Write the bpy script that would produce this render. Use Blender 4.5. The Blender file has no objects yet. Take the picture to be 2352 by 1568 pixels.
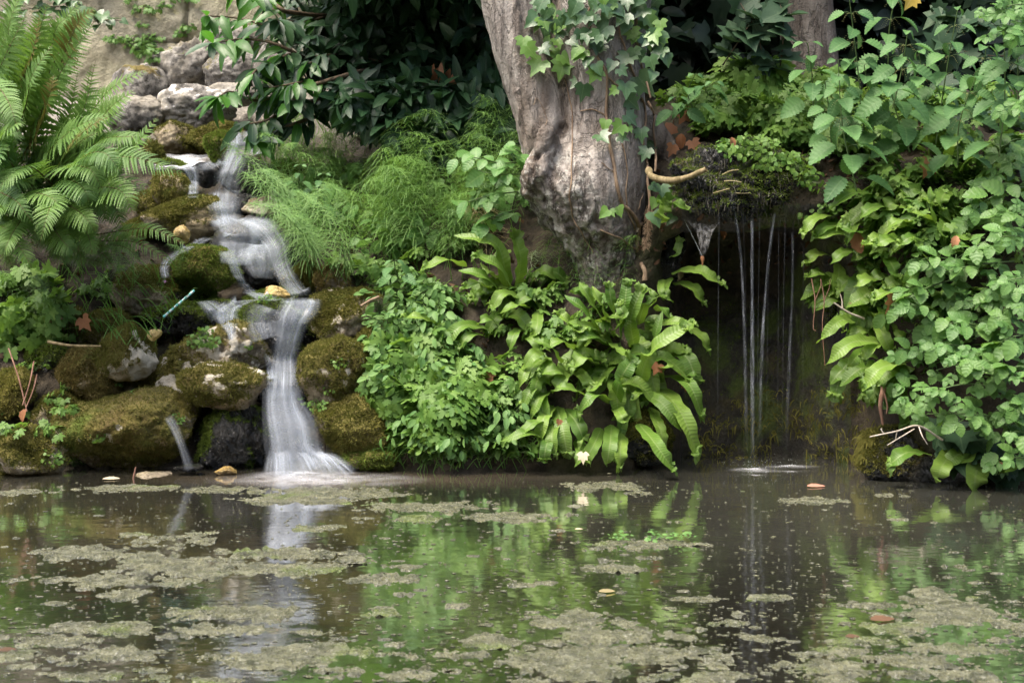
import bpy, bmesh, math, random
import numpy as np
from mathutils import Vector, Matrix
from mathutils.bvhtree import BVHTree
R = math.radians
SC = bpy.context.scene
COL = SC.collection
rng = random.Random(7)
nr = np.random.RandomState(11)

# ------------------------------------------------------------------ camera, sky, sun, exposure
F = 3267.0            # focal length in pixels of a 2352 px wide view (50 mm on 36 mm)
HZ = 590.0            # the row of the horizon
H = 0.7576            # height of the lens above the pond
cam = bpy.data.cameras.new('camera')
cam.lens = 50; cam.sensor_width = 36; cam.clip_start = .05; cam.clip_end = 400
cam.shift_y = -(784 - HZ) / 2352
cam.dof.use_dof = True; cam.dof.focus_distance = 5.1; cam.dof.aperture_fstop = 10
co = bpy.data.objects.new('camera', cam); COL.objects.link(co)
co.location = (0, 0, H); co.rotation_euler = (R(90), 0, 0)
SC.camera = co

SUN_EL, SUN_AZ = 66, 235      # azimuth clockwise from +Y (the view direction): behind the viewer, left
w = bpy.data.worlds.new('World'); SC.world = w; w.use_nodes = True
wn = w.node_tree.nodes; bg = wn['Background']
sky = wn.new('ShaderNodeTexSky'); sky.sky_type = 'NISHITA'; sky.sun_disc = False
sky.sun_elevation = R(SUN_EL); sky.sun_rotation = R(SUN_AZ); sky.dust_density = 7.0; sky.air_density = 1.0
w.node_tree.links.new(sky.outputs[0], bg.inputs[0]); bg.inputs[1].default_value = .15
sl = bpy.data.lights.new('sun', 'SUN'); sl.energy = 1.15; sl.angle = R(26); sl.color = (1, .95, .86)
so = bpy.data.objects.new('sun', sl); COL.objects.link(so)
d = Vector((math.sin(R(SUN_AZ)) * math.cos(R(SUN_EL)), math.cos(R(SUN_AZ)) * math.cos(R(SUN_EL)), math.sin(R(SUN_EL))))
so.rotation_euler = d.to_track_quat('Z', 'Y').to_euler(); so.location = d * 20
SC.view_settings.view_transform = 'Standard'; SC.view_settings.look = 'None'
SC.view_settings.gamma = 1; SC.view_settings.exposure = 1.7
try:
    SC.cycles.max_bounces = 8; SC.cycles.transparent_max_bounces = 24
    SC.cycles.diffuse_bounces = 3; SC.cycles.glossy_bounces = 3; SC.cycles.transmission_bounces = 4
    SC.cycles.caustics_reflective = False; SC.cycles.caustics_refractive = False
except Exception: pass

def P(px, py, D):
    """the point at depth D that stands at this place of the view"""
    return np.array(((px - 1176) / F * D, D, H + (HZ - py) / F * D))
def DW(py):           # depth of the water surface at a row
    return H * F / (py - HZ)

# ------------------------------------------------------------------ numeric helpers
def _hash(ix, iy, iz, s):
    h = (ix * 374761393 + iy * 668265263 + iz * 2147483647 + s * 974634777) & 0xffffffff
    h = ((h ^ (h >> 13)) * 1274126177) & 0xffffffff
    return ((h ^ (h >> 16)) & 0xffff) / 65535.0
def noise(p, s=0):
    p = np.asarray(p, float); i = np.floor(p).astype(np.int64); f = p - i; f = f * f * (3 - 2 * f)
    x, y, z = i[..., 0], i[..., 1], i[..., 2]; r = 0
    for dx in (0, 1):
        for dy in (0, 1):
            for dz in (0, 1):
                wgt = (f[..., 0] if dx else 1 - f[..., 0]) * (f[..., 1] if dy else 1 - f[..., 1]) * (f[..., 2] if dz else 1 - f[..., 2])
                r = r + wgt * _hash(x + dx, y + dy, z + dz, s)
    return r * 2 - 1
def fbm(p, o=4, s=0, g=.5):
    p = np.asarray(p, float); r = 0; a = 1
    for k in range(o):
        r = r + a * noise(p * 2 ** k + 17.3 * k, s + k); a *= g
    return r
def unit(v):
    v = np.asarray(v, float); return v / (np.linalg.norm(v, axis=-1, keepdims=True) + 1e-12)
def curve(pts, n):
    """Catmull-Rom through pts, n samples evenly by index"""
    p = np.asarray(pts, float)
    if len(p) == 2: return p[0] + (p[1] - p[0]) * np.linspace(0, 1, n)[:, None]
    q = np.vstack([2 * p[0] - p[1], p, 2 * p[-1] - p[-2]])
    t = np.linspace(0, len(p) - 1 - 1e-6, n); i = t.astype(int); f = (t - i)[:, None]
    a, b, c, e = q[i], q[i + 1], q[i + 2], q[i + 3]
    return .5 * (2 * b + (c - a) * f + (2 * a - 5 * b + 4 * c - e) * f ** 2 + (3 * b - a - 3 * c + e) * f ** 3)

class MB:
    """collects pieces and links them as ONE mesh object"""
    def __init__(s): s.V = []; s.L = []; s.S = []; s.M = []; s.A = []; s.n = 0
    def add(s, V, Fs, mat=0, tint=0., ux=0., uy=0.):
        V = np.asarray(V, float); k = len(V)
        A = np.zeros((k, 3)); A[:, 0] = tint; A[:, 1] = ux; A[:, 2] = uy
        s.V.append(V); s.A.append(A)
        for f in (Fs if isinstance(Fs, (list, tuple)) else [Fs]):
            f = np.asarray(f, int)
            if not len(f): continue
            s.L.append((f + s.n).ravel()); s.S.append(np.full(len(f), f.shape[1])); s.M.append(np.full(len(f), mat))
        s.n += k
    def mesh(s, name, mats, smooth=True):
        me = bpy.data.meshes.new(name)
        V = np.vstack(s.V); L = np.concatenate(s.L); S = np.concatenate(s.S); M = np.concatenate(s.M); A = np.vstack(s.A)
        me.vertices.add(len(V)); me.vertices.foreach_set('co', V.ravel())
        me.loops.add(len(L)); me.loops.foreach_set('vertex_index', L.astype(np.int32))
        me.polygons.add(len(S)); me.polygons.foreach_set('loop_start', np.concatenate([[0], np.cumsum(S)[:-1]]).astype(np.int32))
        me.update(calc_edges=True)
        me.polygons.foreach_set('material_index', M.astype(np.int32))
        me.polygons.foreach_set('use_smooth', np.full(len(S), smooth))
        for k, nm in enumerate(('tint', 'ux', 'uy')):
            a = me.attributes.new(nm, 'FLOAT', 'POINT'); a.data.foreach_set('value', A[:, k].astype(np.float32))
        for m in mats: me.materials.append(m)
        me.validate()
        return me
    def build(s, name, mats, parent=None, smooth=True):
        return link(name, s.mesh(name, mats, smooth), parent)
def link(name, data, parent=None, loc=None):
    o = bpy.data.objects.new(name, data); COL.objects.link(o)
    if parent is not None: o.parent = parent
    if loc is not None: o.location = loc
    return o
def tag(o, label=None, cat=None, group=None, kind=None):
    if label: o['label'] = label
    if cat: o['category'] = cat
    if group: o['group'] = group
    if kind: o['kind'] = kind
    return o
def thing(name, label, cat, loc=(0, 0, 0), group=None):
    o = link(name, None); o.location = loc; o.empty_display_size = .05
    bpy.context.view_layer.update()
    return tag(o, label, cat, group)
def rel(o, loc):      # moves a mesh's points so that its thing's base is the origin
    pass

GI = {}
def grid(n, m, wrap=False):
    k = (n, m, wrap)
    if k not in GI:
        a = []
        for i in range(n - 1):
            for j in range(m if wrap else m - 1):
                j2 = (j + 1) % m
                a.append((i * m + j, i * m + j2, (i + 1) * m + j2, (i + 1) * m + j))
        GI[k] = np.array(a)
    return GI[k]
def frames(c, n0):
    t = unit(np.gradient(c, axis=0)); side = unit(np.cross(t, n0)); up = np.cross(side, t)
    return t, side, up
def tube(mb, c, r, m=6, mat=0, tint=0.):
    c = np.asarray(c, float); n = len(c); r = np.broadcast_to(np.asarray(r, float), (n,))
    t = unit(np.gradient(c, axis=0)); ref = np.array((.3, -.9, .3)); side = unit(np.cross(t, ref) + 1e-6); up = np.cross(side, t)
    a = np.linspace(0, 2 * math.pi, m, endpoint=False)
    V = c[:, None] + r[:, None, None] * (np.cos(a)[None, :, None] * side[:, None] + np.sin(a)[None, :, None] * up[:, None])
    mb.add(V.reshape(-1, 3), grid(n, m, True), mat, tint, 0, np.repeat(np.linspace(0, 1, n), m))
def ribbon(mb, c, hw, n0, k=1, fold=.25, wave=0., wf=8., ph=0., mat=0, tint=0., left=None, right=None):
    """a leaf blade along c: hw half widths, 2k+1 points across, fold lifts the edges, wave ruffles them"""
    c = np.asarray(c, float); n = len(c); t, side, up = frames(c, n0)
    s = np.linspace(-1, 1, 2 * k + 1); hw = np.asarray(hw, float)
    L = np.asarray(left if left is not None else hw); Rr = np.asarray(right if right is not None else hw)
    q = np.where(s[None] < 0, L[:, None], Rr[:, None]) * s[None]
    tt = np.linspace(0, 1, n)
    wv = wave * (np.sin(tt[:, None] * wf * 6.283 + ph + np.where(s < 0, 1.7, 0)[None]) + .5 * np.sin(tt[:, None] * wf * 11.3 + 2 * ph)) * np.abs(s)[None] ** 2 * (hw / (hw.max() + 1e-9))[:, None]
    V = c[:, None] + side[:, None] * q[..., None] + up[:, None] * (fold * np.abs(q) + wv)[..., None]
    mb.add(V.reshape(-1, 3), grid(n, 2 * k + 1), mat, tint, np.tile(s, n), np.repeat(tt, 2 * k + 1))
def rot_to(dirv, nrm):
    """matrix whose Y axis runs along dirv and whose Z axis is close to nrm"""
    y = unit(dirv); x = unit(np.cross(y, nrm)); z = np.cross(x, y)
    return np.stack([x, y, z], 1)
def mat4(dirv, nrm, loc, s=1.):
    m = rot_to(dirv, nrm) * s
    return Matrix([list(m[i]) + [float(loc[i])] for i in range(3)] + [[0, 0, 0, 1]])
class Proto:
    """a small leaf in its own frame (base at 0, along +Y, facing +Z)"""
    def __init__(s, mb): s.V = np.vstack(mb.V); s.A = np.vstack(mb.A); s.F = []; s.mb = mb; s._m = {}
    def put(s, mb, loc, dirv, nrm, size, tint, mat=0):
        m = rot_to(dirv, nrm); V = s.V * size @ m.T + np.asarray(loc)
        A = s.A; off = mb.n; mb.V.append(V); B = A.copy(); B[:, 0] = tint; mb.A.append(B)
        for L, S in zip(s.mb.L, s.mb.S): mb.L.append(L + off); mb.S.append(S); mb.M.append(np.full(len(S), mat))
        mb.n += len(V)
def fan(mb, outline, cx=0., cy=.35, lift=.12, droop=.2, tint=0.):
    o = np.asarray(outline, float); n = len(o)
    V = np.vstack([[cx, cy], o]); z = lift * np.abs(V[:, 0]) - droop * np.maximum(V[:, 1], 0) ** 2
    f = np.array([(0, i + 1, (i + 1) % n + 1) for i in range(n)])
    mb.add(np.column_stack([V, z]), f, 0, tint, np.concatenate([[0], np.sign(o[:, 0]) * .9]), V[:, 1])
def mirror(h):        # half outline (x>=0) from base to tip -> closed outline
    return list(h) + [(-x, y) for x, y in h[::-1] if abs(x) > 1e-6]
def proto_ovate(wd=.32, teeth=9, tooth=.12, droop=.25, fold=.3, taper=.9):
    mb = MB(); n = teeth * 2 + 1; t = np.linspace(0, 1, n)
    hw = wd * np.sin(math.pi * t ** taper * .98 + .03) ** .8; hw[-1] = 0; hw[0] = .01
    z = np.where(np.arange(n) % 2 == 1, 1 + tooth, 1 - tooth); hw = hw * z
    c = np.column_stack([np.zeros(n), t * (1 - .1 * droop), -droop * t ** 2])
    ribbon(mb, c, hw, np.array((0, 0, 1.)), 1, fold); return Proto(mb)
def proto_ivy(v=0):
    h = [[(0, 0), (.2, -.16), (.42, -.05), (.62, .18), (.4, .3), (.46, .62), (.2, .58), (0, 1)],
         [(0, 0), (.25, -.1), (.5, .02), (.5, .28), (.36, .42), (.3, .6), (.14, .78), (0, 1)],
         [(0, 0), (.18, -.2), (.46, -.12), (.66, .12), (.44, .22), (.58, .52), (.26, .5), (0, .95)]][v % 3]
    mb = MB(); fan(mb, mirror(h), 0, .22, .22, .25); return Proto(mb)
def proto_herb():     # a finely cut palmate leaf
    mb = MB(); h = [(0, 0), (.1, .22), (.3, .3), (.17, .4), (.32, .6), (.15, .62), (.16, .85), (0, 1)]
    for a, s in ((0, 1), (52, .85), (-52, .85), (104, .62), (-104, .62)):
        c, sn = math.cos(R(a)), math.sin(R(a)); o = [((x * c + y * sn) * s, (y * c - x * sn) * s) for x, y in mirror(h)]
        n = len(o); V = np.vstack([[.4 * s * sn, .4 * s * c], o]); z = -.25 * (V[:, 0] ** 2 + V[:, 1] ** 2) + .02 * a / 52
        mb.add(np.column_stack([V, z]), np.array([(0, i + 1, (i + 1) % n + 1) for i in range(n)]), 0, 0, np.concatenate([[0], np.full(n, .8)]), .5)
    return Proto(mb)
def proto_palm(k=3, wd=.36):   # compound leaf of broad toothed leaflets
    mb = MB(); one = proto_ovate(wd, 8, .1, .25, .25)
    spec = [((0, .30, 0), 0, .75), ((0, .28, 0), 75, .6), ((0, .28, 0), -75, .6)]
    if k == 5: spec = [((0, .62, -.04), 0, .5), ((0, .55, -.03), 62, .45), ((0, .55, -.03), -62, .45), ((0, .24, 0), 70, .42), ((0, .24, 0), -70, .42)]
    for loc, a, s in spec: one.put(mb, loc, (math.sin(R(a)), math.cos(R(a)), -.1), (.1 * a / 75, 0, 1), s, 0)
    c = np.array([(0, 0, 0), (0, .3, .01), (0, .6 if k == 5 else .35, 0)]); ribbon(mb, curve(c, 4), np.full(4, .012), np.array((0, 0, 1.)), 1, 0)
    return Proto(mb)
# ------------------------------------------------------------------ materials
class NT:
    def __init__(s, name):
        s.m = bpy.data.materials.new(name); s.m.use_nodes = True; s.t = s.m.node_tree; s.t.nodes.clear()
        s.out = s.t.nodes.new('ShaderNodeOutputMaterial')
    def n(s, typ, out=0, **kw):
        x = s.t.nodes.new('ShaderNode' + typ)
        for k, v in kw.items():
            if k.startswith('i_'): tgt = x.inputs[int(k[2:])] if k[2:].isdigit() else x.inputs[k[2:].replace('_', ' ')]
            else: setattr(x, k, v); continue
            if hasattr(v, 'is_linked'): s.t.links.new(v, tgt)
            else: tgt.default_value = v
        return x.outputs[out]
    def attr(s, a): return s.n('Attribute', 2, attribute_name=a)
    def math(s, op, a, b=0., clamp=False): return s.n('Math', operation=op, i_0=a, i_1=b, use_clamp=clamp)
    def mix(s, f, a, b): 
        x = s.t.nodes.new('ShaderNodeMix'); x.data_type = 'RGBA'; x.clamp_factor = True
        for sock, v in ((x.inputs[0], f), (x.inputs[6], a), (x.inputs[7], b)):
            if hasattr(v, 'is_linked'): s.t.links.new(v, sock)
            else: sock.default_value = v if isinstance(v, (int, float)) else (*v, 1)[:4]
        return x.outputs[2]
    def noise(s, scale, detail=4, rough=.6, vec=None, out=0, dist=0.):
        kw = {'i_Scale': scale, 'i_Detail': detail, 'i_Roughness': rough, 'i_Distortion': dist}
        if vec is not None: kw['i_Vector'] = vec
        return s.n('TexNoise', out, **kw)
    def ramp(s, f, lo, hi): return s.n('MapRange', i_0=f, i_1=lo, i_2=hi, interpolation_type='SMOOTHSTEP')
    def geo(s): return s.n('NewGeometry', 0)
    def bump(s, h, st, dist=.01, nrm=None):
        kw = dict(i_Height=h, i_Strength=st, i_Distance=dist)
        if nrm is not None: kw['i_Normal'] = nrm
        return s.n('Bump', **kw)
    def scalevec(s, v, xyz): return s.n('VectorMath', operation='MULTIPLY', i_0=v, i_1=xyz)
    def done(s, sh): s.t.links.new(sh, s.out.inputs[0]); return s.m
    def pr(s, col, rough=.5, spec=.5, nrm=None, **kw):
        k = {'i_Base_Color': col if hasattr(col, 'is_linked') else (*col, 1)[:4], 'i_Roughness': rough, 'i_Specular_IOR_Level': spec}
        if nrm is not None: k['i_Normal'] = nrm
        k.update(kw); return s.n('BsdfPrincipled', **k)

def leafmat(name, c1, c2, rough=.42, trans=.3, spec=.45, mid=None, rib=0., old=None, tc=None):
    N = NT(name); g = N.geo()
    f = N.math('ADD', N.math('MULTIPLY', N.attr('tint'), .75), N.math('MULTIPLY', N.n('ObjectInfo', 5), .25))
    f = N.math('ADD', f, N.math('MULTIPLY', N.math('SUBTRACT', N.noise(35, 3, .6, g), .5), .5))
    col = N.mix(f, c1, c2); ax = N.math('ABSOLUTE', N.attr('ux'))
    if old: 
        k = N.math('MULTIPLY', N.ramp(N.noise(26, 4, .7, g), .66, .74), N.ramp(N.noise(3.1, 2, .5, g), .45, .6)); col = N.mix(k, col, old)
    if mid: col = N.mix(N.math('MULTIPLY', N.ramp(ax, .13, .03), .7), col, mid)
    h = N.noise(120, 3, .6, g); nrm = N.bump(h, .25, .004)
    if rib:
        wv = N.math('SINE', N.math('ADD', N.math('MULTIPLY', N.attr('uy'), rib), N.math('MULTIPLY', ax, -5.)))
        nrm = N.bump(wv, .22, .002, nrm)
        col = N.mix(N.math('MULTIPLY', N.ramp(wv, .5, 1.), .07), col, [x * 1.6 for x in c2])
    bs = N.pr(col, rough, spec, nrm)
    tcol = N.mix(.55, col, tc or (c2[0] * 1.5, c2[1] * 1.6, c2[2] * .7))
    sh = N.n('MixShader', i_0=trans, i_1=bs, i_2=N.n('BsdfTranslucent', i_0=tcol, i_1=nrm))
    return N.done(sh)
def woodmat(name, c1, c2, rough=.8, st=.6):
    N = NT(name); g = N.geo(); n = N.noise(60, 5, .7, N.scalevec(g, (1, 1, .25)))
    return N.done(N.pr(N.mix(N.ramp(n, .3, .7), c1, c2), rough, .3, N.bump(n, st, .006)))

M = {}
M['tongue'] = leafmat('tongue fern blade', (.06, .14, .018), (.19, .30, .05), .42, .32, .38, (.22, .3, .1), 150., (.16, .09, .03))
M['fern'] = leafmat('fern blade', (.052, .13, .03), (.16, .275, .062), .5, .34, .3, (.12, .19, .05))
M['rachis'] = woodmat('fern stalk', (.07, .055, .02), (.14, .11, .04), .6, .2)
M['sori'] = leafmat('fern underside with brown spores', (.09, .11, .02), (.16, .13, .04), .7, .3, .2)
M['nettle'] = leafmat('nettle leaf', (.045, .12, .038), (.105, .22, .065), .55, .28, .3, (.12, .22, .08), 45., (.2, .2, .06))
M['nettle_stem'] = leafmat('green stem', (.06, .11, .03), (.1, .16, .05), .6, .1)
M['catkin'] = leafmat('nettle flower', (.24, .26, .1), (.34, .34, .15), .8, .3)
M['herb'] = leafmat('cut leaf herb', (.07, .16, .03), (.175, .29, .06), .5, .34, .3, None, 0, (.3, .28, .06))
M['pelli'] = leafmat('small bright leaf', (.07, .165, .045), (.165, .285, .08), .5, .28, .22, (.14, .25, .1))
M['bramble'] = leafmat('bramble leaflet', (.055, .14, .034), (.15, .27, .06), .45, .3, .35, (.1, .2, .06), 30., (.2, .17, .06))
M['lime'] = leafmat('young leaflet', (.085, .2, .05), (.155, .29, .075), .42, .34, .4, (.2, .32, .1), 40.)
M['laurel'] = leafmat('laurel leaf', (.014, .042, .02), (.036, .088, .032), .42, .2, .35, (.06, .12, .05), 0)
M['laurel_lit'] = leafmat('lit laurel leaf', (.035, .11, .02), (.07, .2, .025), .34, .42, .45, (.1, .2, .05), 0)  # paler laurel copy: light on the outer sprays put into its colour
M['ivy'] = leafmat('ivy leaf', (.03, .08, .03), (.075, .15, .05), .34, .18, .5, (.12, .2, .09), 0, (.12, .1, .05))
M['ivy_young'] = leafmat('young ivy leaf', (.09, .2, .035), (.16, .29, .06), .38, .32, .45, (.22, .33, .1))
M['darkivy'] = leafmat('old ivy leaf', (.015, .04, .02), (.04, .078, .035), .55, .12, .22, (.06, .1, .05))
M['shade'] = leafmat('shaded evergreen leaf', (.008, .02, .01), (.02, .038, .018), .45, .05, .3)  # leaf colour taken near black, deep shade put into it
M['horsetail'] = leafmat('horsetail filament', (.085, .19, .05), (.19, .325, .085), .55, .3, .3)
M['drygrass'] = leafmat('dry filament', (.24, .2, .09), (.38, .33, .18), .7, .3)
M['greygrass'] = leafmat('grey filament', (.2, .26, .17), (.3, .36, .25), .7, .3)
M['grass'] = leafmat('grass blade', (.06, .16, .03), (.14, .28, .05), .5, .3)
M['dead'] = leafmat('dead leaf', (.2, .08, .03), (.42, .2, .1), .6, .2, .3, (.3, .15, .07), 0, (.1, .05, .02), (.4, .2, .08))
M['litter'] = leafmat('rotting leaf', (.04, .024, .012), (.16, .085, .045), .7, .1, .3)
M['wetroot'] = leafmat('wet black rootlet', (.012, .011, .006), (.06, .052, .022), .15, .05, .6)
M['paleleaf'] = leafmat('pale dry leaf', (.45, .38, .22), (.62, .55, .4), .5, .2, .4, (.5, .4, .25), 0, None, (.5, .4, .2))
M['yellowleaf'] = leafmat('yellow dead leaf', (.35, .25, .04), (.5, .38, .08), .5, .3, .3, (.5, .4, .15), 0, None, (.5, .4, .08))
M['pinkleaf'] = leafmat('pink dead leaf', (.45, .2, .14), (.6, .3, .22), .35, .2, .5, (.6, .4, .3), 0, None, (.5, .25, .15))
M['moss'] = leafmat('moss sprig', (.075, .08, .016), (.22, .2, .05), .75, .3, .15, None, 0, None, (.16, .19, .03))
M['mossgreen'] = leafmat('fresh moss sprig', (.06, .1, .014), (.17, .22, .04), .75, .3, .15, None, 0, None, (.16, .25, .03))
M['mossbrown'] = leafmat('brown moss sprig', (.07, .058, .018), (.2, .155, .05), .8, .3, .2, None, 0, None, (.16, .14, .03))
M['twig'] = woodmat('dry twig', (.3, .25, .18), (.5, .45, .38))
M['bough'] = woodmat('laurel bough', (.06, .045, .03), (.14, .1, .06))
M['vine'] = woodmat('ivy stem', (.14, .09, .055), (.3, .22, .14))
M['root'] = woodmat('mossy root', (.1, .08, .03), (.28, .22, .12))
M['stalk'] = woodmat('dry stalk', (.16, .08, .05), (.3, .17, .12))
def rockmat(name, c1, c2, wet=0., pale=(.46, .42, .33), moss1=(.055, .052, .013), moss2=(.17, .145, .04)):
    """tint = moss cover, ux = bare pale patches"""
    N = NT(name); g = N.geo(); n1 = N.noise(9, 8, .68, g); n2 = N.noise(60, 6, .7, g); n3 = N.noise(3.2, 4, .6, g); pit = N.n('TexVoronoi', i_Scale=38., i_Vector=g)
    c = N.mix(N.ramp(n1, .36, .64), c1, c2); c = N.mix(N.math('MULTIPLY', N.ramp(n2, .5, .66), .7), c, [x * .3 for x in c1]); c = N.mix(N.math('MULTIPLY', N.ramp(N.noise(26, 5, .75, g), .54, .64), .6), c, [x * .4 for x in c1])
    c = N.mix(N.math('MULTIPLY', N.ramp(n3, .5, .62), .5), c, [c2[0] * 1.25, c2[1] * 1.2, c2[2] * 1.05])
    c = N.mix(N.ramp(N.math('ADD', N.attr('ux'), N.math('MULTIPLY', N.math('SUBTRACT', n2, .5), .9)), .45, .6), c, pale)
    ms = N.mix(N.ramp(N.noise(22, 6, .7, g), .3, .7), moss1, moss2); ms = N.mix(N.math('MULTIPLY', N.ramp(N.noise(4.2, 3, .6, g), .5, .66), .6), ms, (.13, .09, .035))
    ms = N.mix(N.math('MULTIPLY', N.ramp(N.noise(6.3, 3, .6, g), .55, .7), .6), ms, (.07, .12, .014))
    k = N.ramp(N.math('ADD', N.attr('tint'), N.math('MULTIPLY', N.math('SUBTRACT', n2, .5), .8)), .42, .58)
    col = N.mix(k, c, ms)
    h = N.math('ADD', N.math('ADD', N.math('MULTIPLY', n1, 1.2), N.math('MULTIPLY', n2, .6)), N.math('MULTIPLY', pit, .35)); nrm = N.bump(h, .8, .016)
    nrm = N.bump(N.noise(230, 3, .7, g), .5, .005, nrm)
    if wet == 1: nrm = N.bump(N.noise(48, 4, .55, N.scalevec(g, (1.3, 1, .6)), 0, 1.2), 1., .09, nrm)
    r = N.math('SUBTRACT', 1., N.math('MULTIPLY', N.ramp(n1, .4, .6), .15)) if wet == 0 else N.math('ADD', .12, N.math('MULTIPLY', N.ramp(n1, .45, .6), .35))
    return N.done(N.pr(col, r, .25 + .45 * wet, nrm))
M['grey'] = rockmat('grey limestone', (.075, .07, .062), (.29, .275, .245), 0, (.5, .48, .45))
M['tan'] = rockmat('mossy limestone', (.15, .12, .08), (.34, .29, .2), 0)
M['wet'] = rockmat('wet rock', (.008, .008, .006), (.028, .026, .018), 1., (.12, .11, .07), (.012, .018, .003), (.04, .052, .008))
M['gold'] = rockmat('yellow stone', (.3, .2, .06), (.5, .38, .15), .5)
def soilmat():
    N = NT('bank soil'); g = N.geo(); n = N.noise(14, 8, .7, g); n2 = N.noise(3, 3, .6, g); nf = N.noise(70, 5, .7, g)
    c = N.mix(N.ramp(n, .3, .7), (.016, .013, .008), (.07, .054, .032)); c = N.mix(N.math('MULTIPLY', N.ramp(n2, .5, .65), .5), c, (.04, .05, .012))
    c = N.mix(N.ramp(nf, .66, .74), c, (.14, .085, .045))
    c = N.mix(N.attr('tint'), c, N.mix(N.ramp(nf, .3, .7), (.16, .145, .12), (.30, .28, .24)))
    return N.done(N.pr(c, .75, .35, N.bump(N.math('ADD', n, N.math('MULTIPLY', nf, .4)), .9, .03)))
M['soil'] = soilmat()
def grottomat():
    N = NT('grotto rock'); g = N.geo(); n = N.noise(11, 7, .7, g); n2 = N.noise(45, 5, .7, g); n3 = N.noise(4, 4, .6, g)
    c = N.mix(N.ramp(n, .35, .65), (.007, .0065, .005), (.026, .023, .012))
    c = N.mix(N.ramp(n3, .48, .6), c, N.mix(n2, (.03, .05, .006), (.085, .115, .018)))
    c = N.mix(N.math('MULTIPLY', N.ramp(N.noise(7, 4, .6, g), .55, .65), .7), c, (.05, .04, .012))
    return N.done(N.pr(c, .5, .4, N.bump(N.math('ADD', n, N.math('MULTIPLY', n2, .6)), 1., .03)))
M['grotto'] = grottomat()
def barkmat():
    N = NT('bark'); g = N.geo(); gv = N.scalevec(g, (1, 1, .28)); n = N.noise(22, 8, .65, gv); nb = N.noise(5, 4, .6, gv); nf = N.noise(85, 5, .7, g)
    c = N.mix(N.ramp(n, .3, .72), (.15, .13, .112), (.47, .43, .38))
    c = N.mix(N.math('MULTIPLY', N.ramp(nb, .5, .68), .55), c, (.135, .095, .06))
    c = N.mix(N.math('MULTIPLY', N.ramp(N.noise(60, 3, .6, N.scalevec(g, (1, 1, .05))), .55, .7), .35), c, (.10, .075, .06))
    li = N.math('MULTIPLY', N.ramp(N.noise(28, 5, .75, g), .5, .6), N.ramp(N.attr('ux'), .1, .6)); c = N.mix(li, c, (.5, .48, .42))
    c = N.mix(N.math('MULTIPLY', N.ramp(N.noise(7, 4, .6, g), .6, .68), N.ramp(N.attr('ux'), .0, .5)), c, (.12, .125, .07))
    ck = N.math('ABSOLUTE', N.math('SUBTRACT', N.noise(11, 6, .62, N.scalevec(g, (1, 1, .3)), 0, .6), .5)); ck = N.ramp(ck, .03, .004); c = N.mix(N.math('MULTIPLY', ck, N.math('ADD', .12, N.math('MULTIPLY', N.attr('ux'), .5))), c, (.04, .03, .022))
    c = N.mix(N.ramp(N.noise(180, 2, .5, g), .72, .78), c, (.5, .48, .43))
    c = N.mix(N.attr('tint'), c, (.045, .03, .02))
    return N.done(N.pr(c, .8, .25, N.bump(N.math('SUBTRACT', N.math('ADD', N.math('MULTIPLY', n, .7), N.math('MULTIPLY', nf, .6)), N.math('MULTIPLY', ck, .4)), 1., .02)))
M['bark'] = barkmat()
def wallmat():
    N = NT('wall stone'); g = N.geo(); n = N.noise(5, 8, .65, g); nf = N.noise(40, 6, .7, g); b = N.noise(1.7, 3, .6, g)
    c = N.mix(N.ramp(n, .3, .7), (.21, .197, .13), (.43, .41, .295)); c = N.mix(N.math('MULTIPLY', N.ramp(b, .48, .62), .6), c, (.24, .22, .18))
    c = N.mix(N.math('MULTIPLY', N.ramp(N.noise(8, 4, .6, g), .58, .7), .5), c, (.36, .33, .12))
    c = N.mix(N.attr('ux'), c, [.32, .29, .22]); c = N.mix(N.attr('tint'), c, (.05, .042, .03))
    c = N.mix(N.ramp(nf, .64, .74), c, (.16, .14, .1))
    return N.done(N.pr(c, .9, .2, N.bump(N.math('ADD', n, nf), .7, .03)))
M['wall'] = wallmat()
def watermat():
    N = NT('pond water'); g = N.geo(); n = N.noise(5.5, 3, .55, N.scalevec(g, (1, 1.4, 1))); n2 = N.noise(28, 2, .5, N.scalevec(g, (1, .8, 1)))
    nrm = N.bump(N.math('ADD', n, N.math('MULTIPLY', n2, .13)), .035, .05)
    fr = N.n('Fresnel', i_0=1.36, i_1=nrm); fr = N.math('MULTIPLY', fr, .88, True)
    gl = N.n('BsdfGlossy', i_Color=(.95, .95, .95, 1), i_Roughness=.075, i_Normal=nrm)
    murk = N.n('MixShader', i_0=N.math('ADD', N.math('ADD', N.math('MULTIPLY', N.attr('ux'), .55), N.math('MULTIPLY', N.attr('tint'), .3)), N.math('ADD', .14, N.math('MULTIPLY', N.ramp(N.noise(2.2, 4, .6, N.scalevec(g, (.6, 1, 1))), .35, .7), .25)), True), i_1=N.n('BsdfTransparent', i_0=(.64, .62, .5, 1)), i_2=N.n('BsdfDiffuse', i_0=N.mix(N.attr('tint'), (.14, .14, .108), (.36, .29, .19))))
    return N.done(N.n('MixShader', i_0=fr, i_1=murk, i_2=gl))
M['water'] = watermat()
def bedmat():
    N = NT('pond bed'); g = N.geo(); n = N.noise(5, 6, .65, g); n2 = N.noise(34, 5, .7, g)
    c = N.mix(N.ramp(n, .35, .65), (.05, .048, .03), (.16, .152, .11)); c = N.mix(N.ramp(n2, .6, .7), c, (.02, .022, .008))
    c = N.mix(N.attr('tint'), c, N.mix(n2, (.3, .19, .08), (.5, .37, .2)))
    return N.done(N.pr(c, .9, .1, N.bump(n2, .6, .02)))
M['bed'] = bedmat()
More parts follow.
